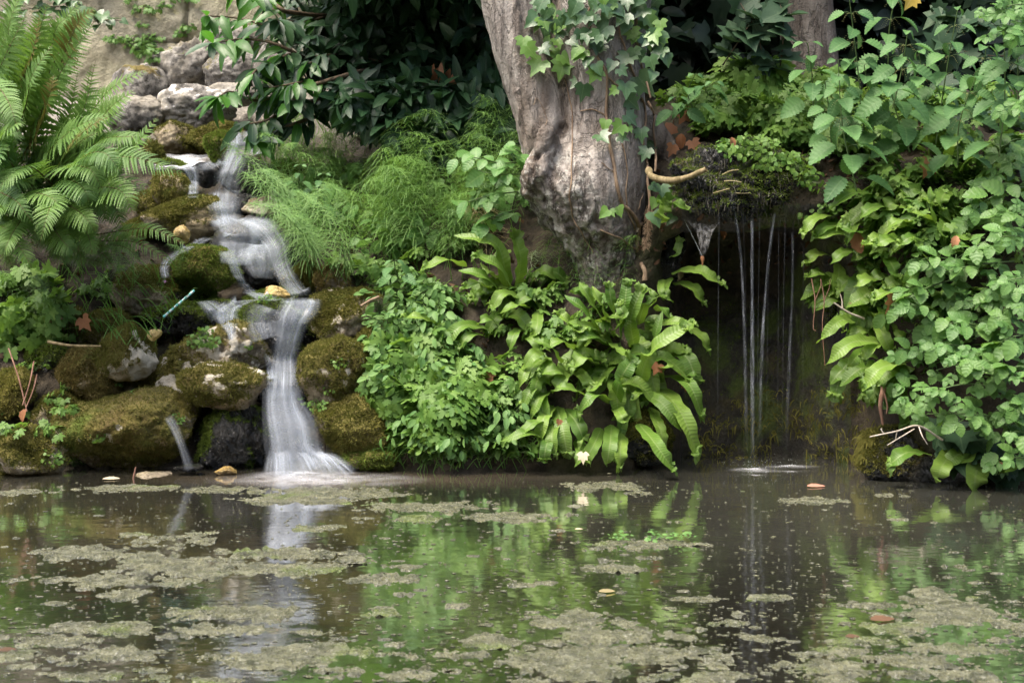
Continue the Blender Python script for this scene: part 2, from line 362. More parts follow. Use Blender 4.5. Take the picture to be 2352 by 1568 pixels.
def fallmat(name, base=.55, su=4.2, sv=.5, c=(.74, .82, .92)):
    """silky falling water: ux across, uy metres along, tint density"""
    N = NT(name); u = N.attr('ux'); v = N.attr('uy')
    vec = N.n('CombineXYZ', i_0=N.math('MULTIPLY', u, su), i_1=N.math('MULTIPLY', v, sv * 2), i_2=N.n('ObjectInfo', 5))
    a = N.noise(1., 2, .5, vec); vec2 = N.n('CombineXYZ', i_0=N.math('MULTIPLY', u, su * 3.3), i_1=N.math('MULTIPLY', v, sv * 3), i_2=3.)
    b = N.noise(1., 3, .6, vec2)
    st = N.ramp(N.math('ADD', N.math('MULTIPLY', a, .75), N.math('MULTIPLY', b, .25)), .36, .74)
    edge = N.math('POWER', N.math('SUBTRACT', 1., N.math('POWER', N.math('ABSOLUTE', u), 2.), True), 1.4)
    al = N.math('MULTIPLY', N.math('MULTIPLY', N.math('ADD', base * .2, N.math('MULTIPLY', st, base * .95)), edge), N.attr('tint'), True)
    w = N.n('MixShader', i_0=.35, i_1=N.pr(c, .35, .4), i_2=N.n('BsdfTranslucent', i_0=(*c, 1)))
    return N.done(N.n('MixShader', i_0=al, i_1=N.n('BsdfTransparent'), i_2=w))
M['fall'] = fallmat('silky waterfall', .54)
M['veil'] = fallmat('thin water veil', .42, 6.)
M['jet'] = fallmat('thin jet of water', .5, 1.5, 8., (.5, .54, .6))
def foammat():
    N = NT('foam'); g = N.geo(); n = N.noise(9, 5, .65, N.scalevec(g, (1, 1.6, 1)))
    al = N.math('MULTIPLY', N.attr('tint'), N.ramp(n, .25, .7), True)
    return N.done(N.n('MixShader', i_0=al, i_1=N.n('BsdfTransparent'), i_2=N.pr((.78, .8, .84), .5, .3)))
M['foam'] = foammat()
def poolmat():
    N = NT('flowing pool'); n = N.noise(12, 3, .6, N.scalevec(N.geo(), (1, .4, 1)))
    return N.done(N.pr(N.mix(N.ramp(n, .35, .7), (.05, .065, .07), (.26, .31, .36)), .25, .5, N.bump(n, .25, .02)))
M['pool'] = poolmat()
def algaemat():
    N = NT('algae scum'); g = N.geo(); n = N.noise(20, 6, .7, g); n2 = N.noise(4.5, 3, .6, g); nf = N.noise(130, 4, .7, g)
    c = N.mix(N.ramp(n, .3, .7), (.06, .066, .026), (.25, .25, .14)); c = N.mix(N.math('MULTIPLY', N.ramp(n2, .54, .66), N.math('MULTIPLY', N.attr('tint'), .9)), c, N.mix(n, (.07, .11, .012), (.2, .27, .04)))
    c = N.mix(N.math('MULTIPLY', N.ramp(nf, .56, .68), .65), c, (.6, .59, .5)); c = N.mix(N.ramp(nf, .46, .3), c, (.035, .032, .018))  # pale flecks: white bubbles, and glints of light put into the colour
    r = N.math('ADD', .1, N.math('MULTIPLY', N.ramp(N.noise(33, 3, .6, g), .42, .62), .4))
    return N.done(N.pr(c, r, .95, N.bump(N.math('ADD', n, N.math('MULTIPLY', nf, .8)), 1., .03)))
M['algae'] = algaemat()
def plain(name, c, rough=.5, spec=.4, al=None):
    N = NT(name); n = N.noise(80, 4, .6, N.geo())
    b = N.pr(N.mix(n, [x * .75 for x in c], [min(1, x * 1.1) for x in c]), rough, spec)
    if al is None: return N.done(b)
    return N.done(N.n('MixShader', i_0=N.math('MULTIPLY', N.ramp(N.noise(60, 4, .7, N.scalevec(N.geo(), (2.5, 1, .6))), .35, .75), al), i_1=N.n('BsdfTransparent'), i_2=b))
M['straw'] = plain('turquoise plastic', (.25, .72, .68), .3)
M['strawwhite'] = plain('white plastic', (.75, .85, .82), .3)
M['web'] = plain('cobweb', (.5, .5, .48), .7, .2, .42)
M['flower'] = plain('pink petal', (.55, .28, .5), .6)
# ------------------------------------------------------------------ building with a base point
def loc_of(o):
    v = np.zeros(3)
    while o is not None: v = v + np.array(o.location); o = o.parent
    return v
def put(mb, name, mats, parent=None, smooth=True):
    """links mb (points in world space) as one mesh whose origin is its thing's base, or its own base"""
    V = np.vstack(mb.V)
    if parent is not None: o = loc_of(parent); mb.V = [V - o]; mb.A = [np.vstack(mb.A)]; return mb.build(name, mats, parent, smooth)
    o = np.array((V[:, 0].mean(), V[:, 1].mean(), V[:, 2].min())); mb.V = [V - o]; mb.A = [np.vstack(mb.A)]
    ob = mb.build(name, mats, None, smooth); ob.location = o; return ob

# ------------------------------------------------------------------ terrain
KEY = [  # px at D=5, then (Y, Z) from below the water up the bank
 (-900, [(4.7, -.3), (4.75, 0), (4.95, .2), (5.15, .4), (5.4, .6), (5.7, .8), (6.1, 1.0), (6.6, 1.2), (7.4, 1.4), (8.2, 1.6), (10.5, 1.95)]),
 (-100, [(4.85, -.3), (4.95, 0), (5.12, .2), (5.3, .4), (5.5, .6), (5.8, .85), (6.2, 1.0), (6.6, 1.2), (7.3, 1.4), (8.1, 1.65), (10.5, 1.95)]),
 (300, [(5.05, -.3), (5.15, 0), (5.3, .2), (5.45, .38), (5.65, .55), (5.9, .74), (6.2, .95), (6.6, 1.13), (7.2, 1.38), (8.1, 1.72), (10.5, 1.95)]),
 (560, [(5.1, -.3), (5.2, 0), (5.3, .2), (5.42, .38), (5.65, .52), (5.85, .72), (6.1, .9), (6.5, 1.12), (7.2, 1.38), (8.1, 1.72), (10.5, 1.95)]),
 (760, [(5.05, -.3), (5.12, 0), (5.25, .2), (5.4, .38), (5.58, .55), (5.8, .75), (6.05, .93), (6.45, 1.13), (7.2, 1.35), (8.1, 1.6), (10.5, 1.95)]),
 (1000, [(4.95, -.3), (5.0, 0), (5.08, .2), (5.2, .4), (5.38, .6), (5.6, .8), (5.9, 1.0), (6.3, 1.2), (7.0, 1.4), (8.0, 1.6), (10.5, 1.95)]),
 (1400, [(5.0, -.3), (5.04, 0), (5.08, .2), (5.15, .4), (5.2, .61), (5.37, .68), (5.64, .93), (5.98, 1.15), (6.6, 1.35), (7.6, 1.55), (10.5, 1.95)]),
 (1540, [(5.2, -.3), (5.22, 0), (5.25, .25), (5.3, .5), (5.28, .75), (5.2, .85), (5.2, .98), (5.45, 1.15), (6.1, 1.35), (7.4, 1.6), (10.5, 1.95)]),
 (1610, [(5.42, -.3), (5.42, 0), (5.45, .3), (5.62, .58), (5.72, .84), (5.2, .87), (5.14, .99), (5.38, 1.2), (5.95, 1.38), (7.2, 1.6), (10.5, 1.95)]),
 (1850, [(5.42, -.3), (5.42, 0), (5.45, .3), (5.62, .58), (5.72, .84), (5.18, .87), (5.1, .99), (5.34, 1.2), (5.9, 1.38), (7.2, 1.6), (10.5, 1.95)]),
 (1960, [(5.25, -.3), (5.2, 0), (5.2, .25), (5.22, .5), (5.2, .75), (5.12, .9), (5.14, 1.02), (5.36, 1.2), (5.9, 1.4), (7.2, 1.6), (10.5, 1.95)]),
 (2060, [(4.85, -.3), (4.84, 0), (4.86, .25), (4.9, .5), (4.96, .75), (5.02, .92), (5.14, 1.06), (5.4, 1.22), (5.95, 1.4), (7.2, 1.6), (10.5, 1.95)]),
 (2250, [(4.72, -.3), (4.72, 0), (4.76, .25), (4.84, .5), (4.92, .75), (5.02, .95), (5.16, 1.1), (5.42, 1.25), (5.95, 1.42), (7.2, 1.6), (10.5, 1.95)]),
 (2700, [(4.62, -.3), (4.62, 0), (4.68, .25), (4.76, .5), (4.86, .75), (4.98, .95), (5.14, 1.1), (5.42, 1.25), (5.95, 1.42), (7.2, 1.6), (10.5, 1.95)]),
 (3400, [(4.55, -.3), (4.55, 0), (4.6, .25), (4.7, .5), (4.8, .75), (4.95, .95), (5.12, 1.1), (5.42, 1.25), (5.95, 1.42), (7.2, 1.6), (10.5, 1.95)])]
kx = np.array([(k - 1176) / 653.4 for k, _ in KEY]); kp = np.array([p for _, p in KEY])
xs = np.arange(kx[0], kx[-1], .016); NP_ = 150
prof = np.zeros((len(xs), 11, 2))
for j in range(11):
    for c in range(2):
        v = np.interp(xs, kx, kp[:, j, c]); ker = np.hanning(9); ker /= ker.sum()
        prof[:, j, c] = np.convolve(np.pad(v, 4, 'edge'), ker, 'valid')
TV = np.zeros((len(xs), NP_, 3))
for i in range(len(xs)):
    q = curve(prof[i], NP_); TV[i, :, 0] = xs[i]; TV[i, :, 1:] = q
nz = fbm(TV * 5, 4, 3) * .035 + fbm(TV * 19, 3, 13, .6) * .022 + fbm(TV * 1.7, 2, 9) * .05
amp = np.clip((TV[..., 2] + .3) * 3, .1, 1)
TV[..., 1] -= nz * amp * .9; TV[..., 2] += nz * .5 * amp * (TV[..., 2] > .05)
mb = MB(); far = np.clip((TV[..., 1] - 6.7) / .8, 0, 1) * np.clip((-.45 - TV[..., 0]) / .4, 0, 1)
pxx = TV[..., 0] * 653.4 / TV[..., 1] * 5 + 1176
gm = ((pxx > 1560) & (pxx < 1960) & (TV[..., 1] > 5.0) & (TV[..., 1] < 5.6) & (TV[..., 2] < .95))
fcs = grid(len(xs), NP_); gmf = gm.ravel()[fcs].all(1)
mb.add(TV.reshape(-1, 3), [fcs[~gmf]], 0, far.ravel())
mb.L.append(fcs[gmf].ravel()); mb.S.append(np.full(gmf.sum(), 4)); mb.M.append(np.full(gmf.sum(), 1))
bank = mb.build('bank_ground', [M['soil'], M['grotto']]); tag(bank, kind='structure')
# the wooded slope behind and the ground under everything
mb = MB(); gx = np.linspace(-14, 14, 90); gy = np.linspace(10.3, 30, 50); GX, GY = np.meshgrid(gx, gy, indexing='ij')
GZ = 1.85 + (GY - 10.3) * .32 * np.clip((GX + 1.5) / 2, 0, 1) + fbm(np.stack([GX, GY, GX * 0], -1) * .7, 3, 5) * .25 - .05
mb.add(np.stack([GX, GY, GZ], -1).reshape(-1, 3), grid(90, 50), 0, 0); tag(mb.build('hillside', [M['soil']]), kind='structure')
# unseen slope added behind the viewer, blocks low sky to deepen shade
mb = MB(); gx = np.linspace(-20, 20, 70); gs = np.linspace(0, 1, 40); GX, GS = np.meshgrid(gx, gs, indexing='ij')
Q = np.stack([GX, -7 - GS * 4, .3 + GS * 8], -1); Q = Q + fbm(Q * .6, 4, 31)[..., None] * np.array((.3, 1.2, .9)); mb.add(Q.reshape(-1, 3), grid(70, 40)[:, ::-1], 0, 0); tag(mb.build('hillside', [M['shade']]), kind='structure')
mb = MB()
for x0, x1 in ((-14, kx[0] + .02), (kx[-1] - .03, 14)):
    i = 0 if x0 < 0 else -1; q = TV[i].copy(); a = q.copy(); b = q.copy(); a[:, 0] = x0; b[:, 0] = x1
    if x0 > 0: a, b = a, b
    V = np.stack([a, b], 0); 
    n_ = 24; V = np.concatenate([[a * (1 - t) + b * t] for t in np.linspace(0, 1, n_)], 0)
    e = np.minimum(np.abs(V[..., 0] - q[0, 0]) * 3, 1); V[..., 2] += fbm(V * 1.3, 3, 8) * .12 * e; V[..., 1] += fbm(V * 1.1, 3, 18) * .15 * e
    mb.add(V.reshape(-1, 3), grid(n_, NP_), 0, 0)
tag(mb.build('side_bank', [M['soil']]), kind='structure')
# near shore behind the viewer, pond bed, pond water
mb = MB(); gx = np.linspace(-14, 14, 141); gy = np.linspace(-8, 5.7, 150); GX, GY = np.meshgrid(gx, gy, indexing='ij')
GZ = -.16 + fbm(np.stack([GX, GY, GX * 0], -1) * 2.5, 3, 4) * .03 + np.clip((.9 - GY) * .6, 0, 1.0) 
bx = GX * 3267 / np.maximum(GY, 1) + 1176
sand = np.clip(1 - np.hypot((bx - 850) / 420, (GY - 4.93) / .17), 0, 1) * 1.3
GZ = GZ + sand * .125
mb.add(np.stack([GX, GY, GZ], -1).reshape(-1, 3), grid(141, 150), 0, np.clip(sand, 0, 1).ravel()); tag(mb.build('pond_bed', [M['bed']]), kind='structure')
mb = MB(); gx = np.linspace(-14, 14, 561); gy = np.linspace(.3, 5.72, 140); GX, GY = np.meshgrid(gx, gy, indexing='ij'); bx = GX * 3267 / GY + 1176
mud = np.clip(1.25 - np.hypot((bx - 850) / 470, (GY - 4.86) / .24) + .3 * fbm(np.stack([GX * 2.5, GY * 6, GX * 0], -1), 3, 21), 0, 1)
mb.add(np.stack([GX, GY, GX * 0], -1).reshape(-1, 3), grid(561, 140), 0, mud.ravel(), np.clip((GY - 2.7) / 1.3, 0, 1).ravel() * np.clip(.55 + (bx.ravel() - 1300) / 900, .35, 1)); tag(mb.build('pond_water', [M['water']]), kind='structure')

BV = [tuple(v) for v in TV.reshape(-1, 3)]; BF = [tuple(f) for f in fcs]
bvh = BVHTree.FromPolygons(BV, BF)
EYE = Vector((0, 0, H))
def ray(tree, px, py):
    d = Vector(P(px, py, 1.)) - EYE; d.normalize(); h = tree.ray_cast(EYE, d)
    return (np.array(h[0]), np.array(h[1]), h[0].y) if h[0] is not None else (None, None, None)
def ground(px, py, dflt=5.3):
    p, n, D = ray(bvh, px, py)
    return (p, n, D) if p is not None else (P(px, py, dflt), np.array((0, -.7, .7)), dflt)

# ------------------------------------------------------------------ stone wall at the back
def build_wall():
    D = 9.0; x0, x1, z0, z1 = -6.5, 1.3, 1.4, 4.6
    nx, nz_ = 640, 270; X, Z = np.meshgrid(np.linspace(x0, x1, nx), np.linspace(z0, z1, nz_), indexing='ij')
    wz = Z + noise(np.stack([X * 2, Z * 0, Z * 2], -1), 2) * .02
    wx = X + noise(np.stack([X * 3, Z * 0 + 5, Z * 3], -1), 3) * .03
    g = np.full(X.shape, 9.); idx = np.zeros(X.shape); z = z0; r = random.Random(3); k = 0
    while z < z1:
        hgt = r.choice([.27, .33, .24, .38]); x = x0 - r.random() * .5; row = (wz >= z) & (wz < z + hgt)
        while x < x1:
            wd = r.uniform(.4, .95); m = row & (wx >= x) & (wx < x + wd)
            e = np.minimum(np.minimum(wx - x, x + wd - wx), np.minimum(wz - z, z + hgt - wz)); g[m] = e[m]; idx[m] = r.random(); x += wd
        z += hgt; k += 1
    t = np.clip(g / .022, 0, 1); jn = 1 - t * t * (3 - 2 * t)
    jn *= np.clip(.65 + noise(np.stack([X * 1.5, X * 0, Z * 1.5], -1), 6) * .9, 0, 1)
    Y = D + .055 * jn - fbm(np.stack([X, X * 0, Z], -1) * 3.5, 5, 1) * .03 - (idx - .5) * .02
    mb = MB(); mb.add(np.stack([X, Y, Z], -1).reshape(-1, 3), grid(nx, nz_), 0, jn.ravel() * .95, (idx * .35).ravel())
    b = np.array([(x0, D + .03, z0), (x1, D + .03, z0), (x1, D + .03, z1), (x0, D + .03, z1), (x0, D + .5, z0), (x1, D + .5, z0), (x1, D + .5, z1), (x0, D + .5, z1)])
    mb.add(b, [np.array([(4, 7, 6, 5), (0, 3, 7, 4), (1, 5, 6, 2), (3, 2, 6, 7)])])
    global WALLQ; WALLQ = [(x0, D - .02, z0), (x1, D - .02, z0), (x1, D - .02, z1), (x0, D - .02, z1)]
    tag(put(mb, 'stone_wall', [M['wall']]), 'old pale limestone block wall standing behind the cascade at the back', 'wall')
build_wall()

# ------------------------------------------------------------------ rocks
ICO = {}
def ico(n):
    if n not in ICO:
        bm = bmesh.new(); bmesh.ops.create_icosphere(bm, subdivisions=n, radius=1)
        ICO[n] = (np.array([v.co for v in bm.verts]), np.array([[v.index for v in f.verts] for f in bm.faces])); bm.free()
    return ICO[n]
ROCKV = []; ROCKF = []; roff = 0
def rock_shape(u, seed, planes=11, soft=7, rough=.06):
    r = np.random.RandomState(seed); n = unit(r.normal(size=(planes, 3))); d = r.uniform(.72, 1., planes)
    q = np.maximum(u @ n.T, 0) / d                      # support of the cut planes, softened
    rad = 1 / ((q ** soft).sum(1) + .85 ** soft) ** (1 / soft)
    v = u * rad[:, None]
    v = v * (1 + rough * fbm(u * 2.2 + seed, 3, seed) + rough * .55 * fbm(u * 7 + seed, 4, seed + 3, .6))[:, None]
    lo, hi = v.min(0), v.max(0); return (v - (lo + hi) / 2) / ((hi - lo) / 2)
SPRIG = {'tan': 'moss', 'grey': 'moss', 'wet': 'mossgreen'}
def rock(px, py, wpx, hpx, D, seed, label, mat='tan', moss=.55, pale=0., deep=.8, name='boulder', tiltz=0., rough=.06, sprig=None, sub=None, planes=11, group=None, pdir=(-.3, -.6, .5)):
    global roff
    gs_ = .65 if (mat == 'grey') else .54; rx, rz = wpx * gs_ * D / F, hpx * gs_ * D / F; ry = max(rx, rz) * deep
    c = P(px, py, D); c[1] += ry * .85; sc = np.array((rx, ry, rz))
    S = np.array([[math.cos(tiltz), 0, -math.sin(tiltz)], [0, 1, 0], [math.sin(tiltz), 0, math.cos(tiltz)]])
    def shp(n):
        u, f = ico(n); v = rock_shape(u, seed, planes, 13 if mat != 'wet' else 8, rough * 1.35)
        if tiltz: v = v @ S.T; lo, hi = v.min(0), v.max(0); v = (v - (lo + hi) / 2) / ((hi - lo) / 2)
        return u, v * sc + c, f
    sub = sub or (6 if wpx > 200 else 5 if wpx > 45 else 4)
    u, V, f = shp(sub)
    nv = np.zeros_like(V); fn = np.cross(V[f[:, 1]] - V[f[:, 0]], V[f[:, 2]] - V[f[:, 0]])
    for k in range(3): np.add.at(nv, f[:, k], fn)
    nv = unit(nv)
    fine = fbm(V * 30, 4, seed + 5, .6); V = V + nv * (fine * .0045)[:, None] * (1 if mat != 'wet' else .6)
    ms = np.clip(moss * (1.12 if mat == 'tan' else 1) + .35 * fbm(V * 7, 3, seed + 1) + .28 * (nv[:, 2] - .2), 0, 1) if moss > 0 else np.zeros(len(V))
    pl = np.clip(pale * (.75 + 2.2 * fbm(V * 17, 4, seed + 2, .6)) * np.clip(unit(np.array(pdir)) @ nv.T + .35, 0, 1.2), 0, 1)
    ms = np.clip(ms - 1.2 * np.clip(pl - .4, 0, 1), 0, 1)
    mb = MB(); mb.add(V, f, 0, ms, pl); base = np.array((V[:, 0].mean(), V[:, 1].mean(), V[:, 2].min()))
    o = put(mb, name, [M[mat]]); tag(o, label, 'rock' if name != 'pebble' else 'pebble', group)
    if sprig is None: sprig = moss > .3
    if sprig:
        cand = np.where((ms > .42) & (nv[:, 1] < .45))[0]; area = wpx * hpx * (D / F) ** 2 * 1.7
        n = int(min(14000, area * len(cand) / len(V) * 2 * 150000))
        if len(cand) and n > 20:
            k = np.random.RandomState(seed).choice(cand, n); rs = np.random.RandomState(seed + 9)
            p = V[k] + rs.normal(size=(n, 3)) * .006; p -= nv[k] * ((p - V[k]) * nv[k]).sum(1)[:, None]; p -= nv[k] * .002
            dr = unit(nv[k] + rs.normal(size=(n, 3)) * .55 + np.array((0, 0, -.15))); sd = unit(np.cross(dr, rs.normal(size=(n, 3))))
            ln = rs.uniform(.005, .015, n)[:, None]; wd = rs.uniform(.0014, .0026, n)[:, None]
            W = np.stack([p - sd * wd, p + sd * wd, p + dr * ln], 1).reshape(-1, 3)
            m2 = MB(); tn = np.clip(.5 + .6 * fbm(p * 9, 3, seed + 4) + rs.normal(size=n) * .15, 0, 1)
            m2.add(W, np.arange(3 * n).reshape(n, 3), 0, np.repeat(tn, 3), .5, .5)
            put(m2, 'moss', [M[SPRIG.get(mat, 'moss') if sprig is True else sprig]], o)
    _, V3, f3 = shp(3); ROCKV.extend(map(tuple, V3)); ROCKF.extend(tuple(int(a) + roff for a in t) for t in f3); roff += len(V3)
    return o
RK = [  # upper dry stones
 (515, 95, 150, 78, 8.3, 1, 'flat grey slab perched highest, right against the pale wall', dict(mat='grey', moss=.12, rough=.08, sprig=False)),
 (405, 162, 172, 128, 7.8, 2, 'largest dark pitted grey boulder below the stone wall', dict(mat='grey', moss=.22, rough=.09, sprig=False)),
 (527, 157, 118, 80, 7.6, 3, 'round grey boulder right of the large dark pitted boulder', dict(mat='grey', moss=.2, sprig=False)),
 (632, 165, 95, 125, 7.4, 4, 'upright grey boulder half hidden behind the laurel tips', dict(mat='grey', moss=.18, sprig=False)),
 (312, 215, 110, 112, 7.25, 5, 'smooth grey wedge boulder beside the fern tips', dict(mat='grey', moss=.1, rough=.05, sprig=False, planes=7)),
 (520, 213, 135, 52, 7.1, 6, 'low flat pale slab under the round grey boulder', dict(mat='grey', moss=.08, sprig=False)),
 (440, 246, 138, 96, 6.85, 7, 'pale humped boulder in the middle of the dry stones', dict(mat='grey', moss=.18, pale=.45, pdir=(-.5, -.2, .7), sprig=False, rough=.08)),
 (300, 260, 110, 74, 6.8, 8, 'low flat grey stone just behind the big fern', dict(mat='grey', moss=.2, sprig=False)),
 (395, 318, 95, 80, 6.6, 9, 'brown weathered boulder at the back of the top pool', dict(mat='tan', moss=.36)),
 (490, 312, 130, 70, 6.55, 10, 'long ledge stone with moss along its top edge', dict(mat='tan', moss=.5)),
 (498, 342, 66, 80, 6.25, 11, 'small upright stone with bright green moss by the top spill', dict(mat='tan', moss=.72, sprig='mossgreen')),
 (345, 350, 50, 60, 6.3, 12, 'small mossy stone left of the top pool', dict(mat='tan', moss=.6)),
 (388, 445, 100, 95, 6.0, 13, 'brown mossy boulder under the overhanging fern tip', dict(mat='tan', moss=.55)),
 (414, 503, 175, 108, 5.85, 14, 'wide dark mossy boulder left of the cascade middle', dict(mat='tan', moss=.5)),
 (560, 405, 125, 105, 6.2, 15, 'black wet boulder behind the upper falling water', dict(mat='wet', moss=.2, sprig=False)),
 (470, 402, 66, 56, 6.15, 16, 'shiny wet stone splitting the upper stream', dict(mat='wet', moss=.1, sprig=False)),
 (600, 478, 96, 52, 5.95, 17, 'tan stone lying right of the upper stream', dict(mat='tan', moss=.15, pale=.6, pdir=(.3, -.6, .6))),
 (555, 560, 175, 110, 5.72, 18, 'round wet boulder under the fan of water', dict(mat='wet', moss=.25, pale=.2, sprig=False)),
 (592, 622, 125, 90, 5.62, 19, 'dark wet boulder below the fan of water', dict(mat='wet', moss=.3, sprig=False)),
 (463, 616, 150, 104, 5.48, 20, 'squarish boulder fully covered in green moss beside the stream', dict(mat='tan', moss=.9, sprig='mossgreen', planes=6)),
 (332, 682, 175, 138, 5.5, 21, 'broad dark mossy boulder left of the turquoise straw', dict(mat='tan', moss=.5, rough=.08)),
 (633, 672, 58, 34, 5.42, 22, 'small golden stone in the middle of the stream', dict(mat='gold', moss=0, name='stone')),
 (760, 642, 78, 70, 5.4, 23, 'small brown mossy boulder under the horsetails', dict(mat='tan', moss=.5, sprig='mossbrown')),
 (612, 760, 160, 135, 5.3, 24, 'dripping wet boulder with a moss cap splitting the stream', dict(mat='wet', moss=.42, sprig='mossgreen')),
 (785, 728, 180, 125, 5.25, 25, 'mossy ledge boulder right of the main fall', dict(mat='tan', moss=.6, pale=.25)),
 (772, 866, 172, 170, 5.08, 26, 'big mossy boulder with a bare grey top right of the main fall', dict(mat='tan', moss=.6, pale=.3, pdir=(.5, -.5, .6))),
 (800, 985, 170, 145, 5.0, 27, 'lowest mossy boulder right of the main fall', dict(mat='tan', moss=.6, sprig='moss')),
 (470, 836, 275, 185, 5.15, 28, 'large mossy boulder with white patches left of the main fall', dict(mat='tan', moss=.56, pale=.55, rough=.09, pdir=(.1, -.7, .5))),
 (500, 893, 200, 112, 4.98, 29, 'jutting wedge boulder with a bare grey top left of the main fall', dict(mat='tan', moss=.5, pale=.5, planes=7, pdir=(-.5, -.3, .7), tiltz=-.25)),
 (280, 812, 135, 125, 5.12, 30, 'mossy boulder with a chalk white right side', dict(mat='tan', moss=.6, pale=.9, pdir=(.95, -.4, -.05))),
 (190, 872, 160, 140, 5.16, 31, 'brown mossy boulder above the biggest moss hummock', dict(mat='tan', moss=.66, sprig='mossbrown')),
 (258, 1005, 320, 195, 4.95, 32, 'biggest moss hummock boulder at the water edge', dict(mat='tan', moss=.74, pale=.35, pdir=(-.9, -.4, -.2), rough=.05)),
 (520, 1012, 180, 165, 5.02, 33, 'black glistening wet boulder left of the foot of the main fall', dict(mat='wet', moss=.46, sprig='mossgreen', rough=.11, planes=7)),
 (45, 1050, 165, 125, 4.88, 34, 'mossy boulder at the left edge of the view by the water', dict(mat='tan', moss=.55, pale=.3)),
 (15, 905, 100, 110, 5.1, 35, 'small green mossy boulder at the left edge of the view', dict(mat='tan', moss=.75)),
 (425, 735, 220, 90, 5.38, 36, 'flat wet ledge under the turquoise straw', dict(mat='wet', moss=.4, rough=.09)),
 (840, 1058, 140, 56, 5.0, 37, 'low mossy stone at the foot of the herb bank', dict(mat='tan', moss=.65, sprig='mossgreen')),
 (380, 930, 90, 60, 5.2, 38, 'dim mossy stone in the gap between the boulders', dict(mat='wet', moss=.5)),
 (560, 470, 60, 50, 6.05, 39, 'wet stone in the upper stream', dict(mat='wet', moss=.1, sprig=False)),
 (660, 600, 90, 120, 5.68, 40, 'dark wet boulder at the right edge of the fan', dict(mat='wet', moss=.2, sprig=False)),
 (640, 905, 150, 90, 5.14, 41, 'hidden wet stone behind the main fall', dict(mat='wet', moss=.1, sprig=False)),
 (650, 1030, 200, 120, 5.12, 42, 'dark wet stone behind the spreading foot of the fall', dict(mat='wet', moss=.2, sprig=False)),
 (455, 340, 60, 40, 6.7, 43, 'dark stone at the head of the top pool', dict(mat='tan', moss=.3)),
 (2062, 1050, 150, 125, 4.8, 45, 'mossy dark boulder at the right side of the grotto', dict(mat='wet', moss=.55, sprig='moss')),
 (2190, 1090, 190, 90, 4.75, 46, 'dark boulder under the fern at the right water edge', dict(mat='wet', moss=.3)),
 (1470, 1010, 150, 130, 5.05, 47, 'dark mossy rock beneath the tongue fern clump', dict(mat='wet', moss=.5, sprig='moss')),
 (1530, 560, 110, 190, 5.3, 48, 'dark rugged rock under the tree beside the grotto', dict(mat='wet', moss=.15, sprig=False, rough=.1)),
 (1968, 690, 120, 200, 5.2, 49, 'dark dripping rock at the right jamb of the grotto', dict(mat='wet', moss=.35, sprig=False, rough=.1)),
 (515, 1085, 46, 20, 4.93, 50, 'yellow stone at the foot of the glistening boulder', dict(mat='gold', moss=0, name='stone')),
 (428, 1078, 62, 18, 4.92, 51, 'dark flat stone under the small rill', dict(mat='wet', moss=.2, name='stone', sprig=False)),
 (340, 1096, 90, 14, 4.9, 52, 'flat tan stone awash at the water edge', dict(mat='tan', moss=.1, name='stone', sprig=False)),
 (415, 538, 36, 40, 5.72, 53, 'small tan stone behind the bright fern tip', dict(mat='gold', moss=.2, name='stone', sprig=False)),
 (352, 770, 34, 26, 5.1, 54, 'small yellow stone wedged between two mossy boulders', dict(mat='gold', moss=0, name='stone')),
 (395, 960, 40, 18, 5.05, 55, 'yellowish stone beside the small rill', dict(mat='gold', moss=.2, name='stone', sprig=False))]
for r_ in RK: rock(*r_[:7], **r_[7])
FILL = [(395, 400, 90, 70, 6.25), (300, 560, 140, 110, 5.9), (250, 640, 130, 100, 5.75), (420, 690, 120, 80, 5.55), (140, 760, 130, 100, 5.4), (230, 760, 110, 90, 5.4), (90, 850, 120, 110, 5.3), (330, 890, 120, 110, 5.25), (130, 960, 120, 110, 5.12), (690, 760, 110, 90, 5.38), (690, 640, 90, 80, 5.6), (640, 520, 90, 80, 5.95), (650, 400, 80, 70, 6.3), (860, 800, 110, 110, 5.2), (880, 900, 110, 110, 5.12), (420, 620, 90, 70, 5.65), (560, 840, 100, 110, 5.3), (345, 480, 110, 90, 6.05), (700, 470, 90, 60, 6.05), (480, 760, 120, 60, 5.4), (20, 800, 120, 110, 5.35), (610, 690, 120, 50, 5.45)]
for i, (a, b, c_, d_, e_) in enumerate(FILL): rock(a, b, c_, d_, e_, 200 + i, 'dim mossy stone wedged deep between the larger boulders of the cascade', mat='wet' if i % 3 == 0 else 'tan', moss=.55, group='dim stones wedged between the boulders', sub=5)
# the dripping lip over the grotto
rock(1722, 412, 330, 196, 5.0, 44, 'wet black lip rock that the thin jets drip from', mat='wet', moss=.47, deep=.7, rough=.13, sprig='mossgreen', sub=6)
allbvh = BVHTree.FromPolygons(BV + ROCKV + WALLQ, BF + [tuple(a + len(BV) for a in t) for t in ROCKF] + [tuple(len(BV) + len(ROCKV) + i for i in range(4))])
def surf(px, py, dflt=5.3):
    p, n, D = ray(allbvh, px, py)
    return (p, n, D) if p is not None else (P(px, py, dflt), np.array((0, -.7, .7)), dflt)
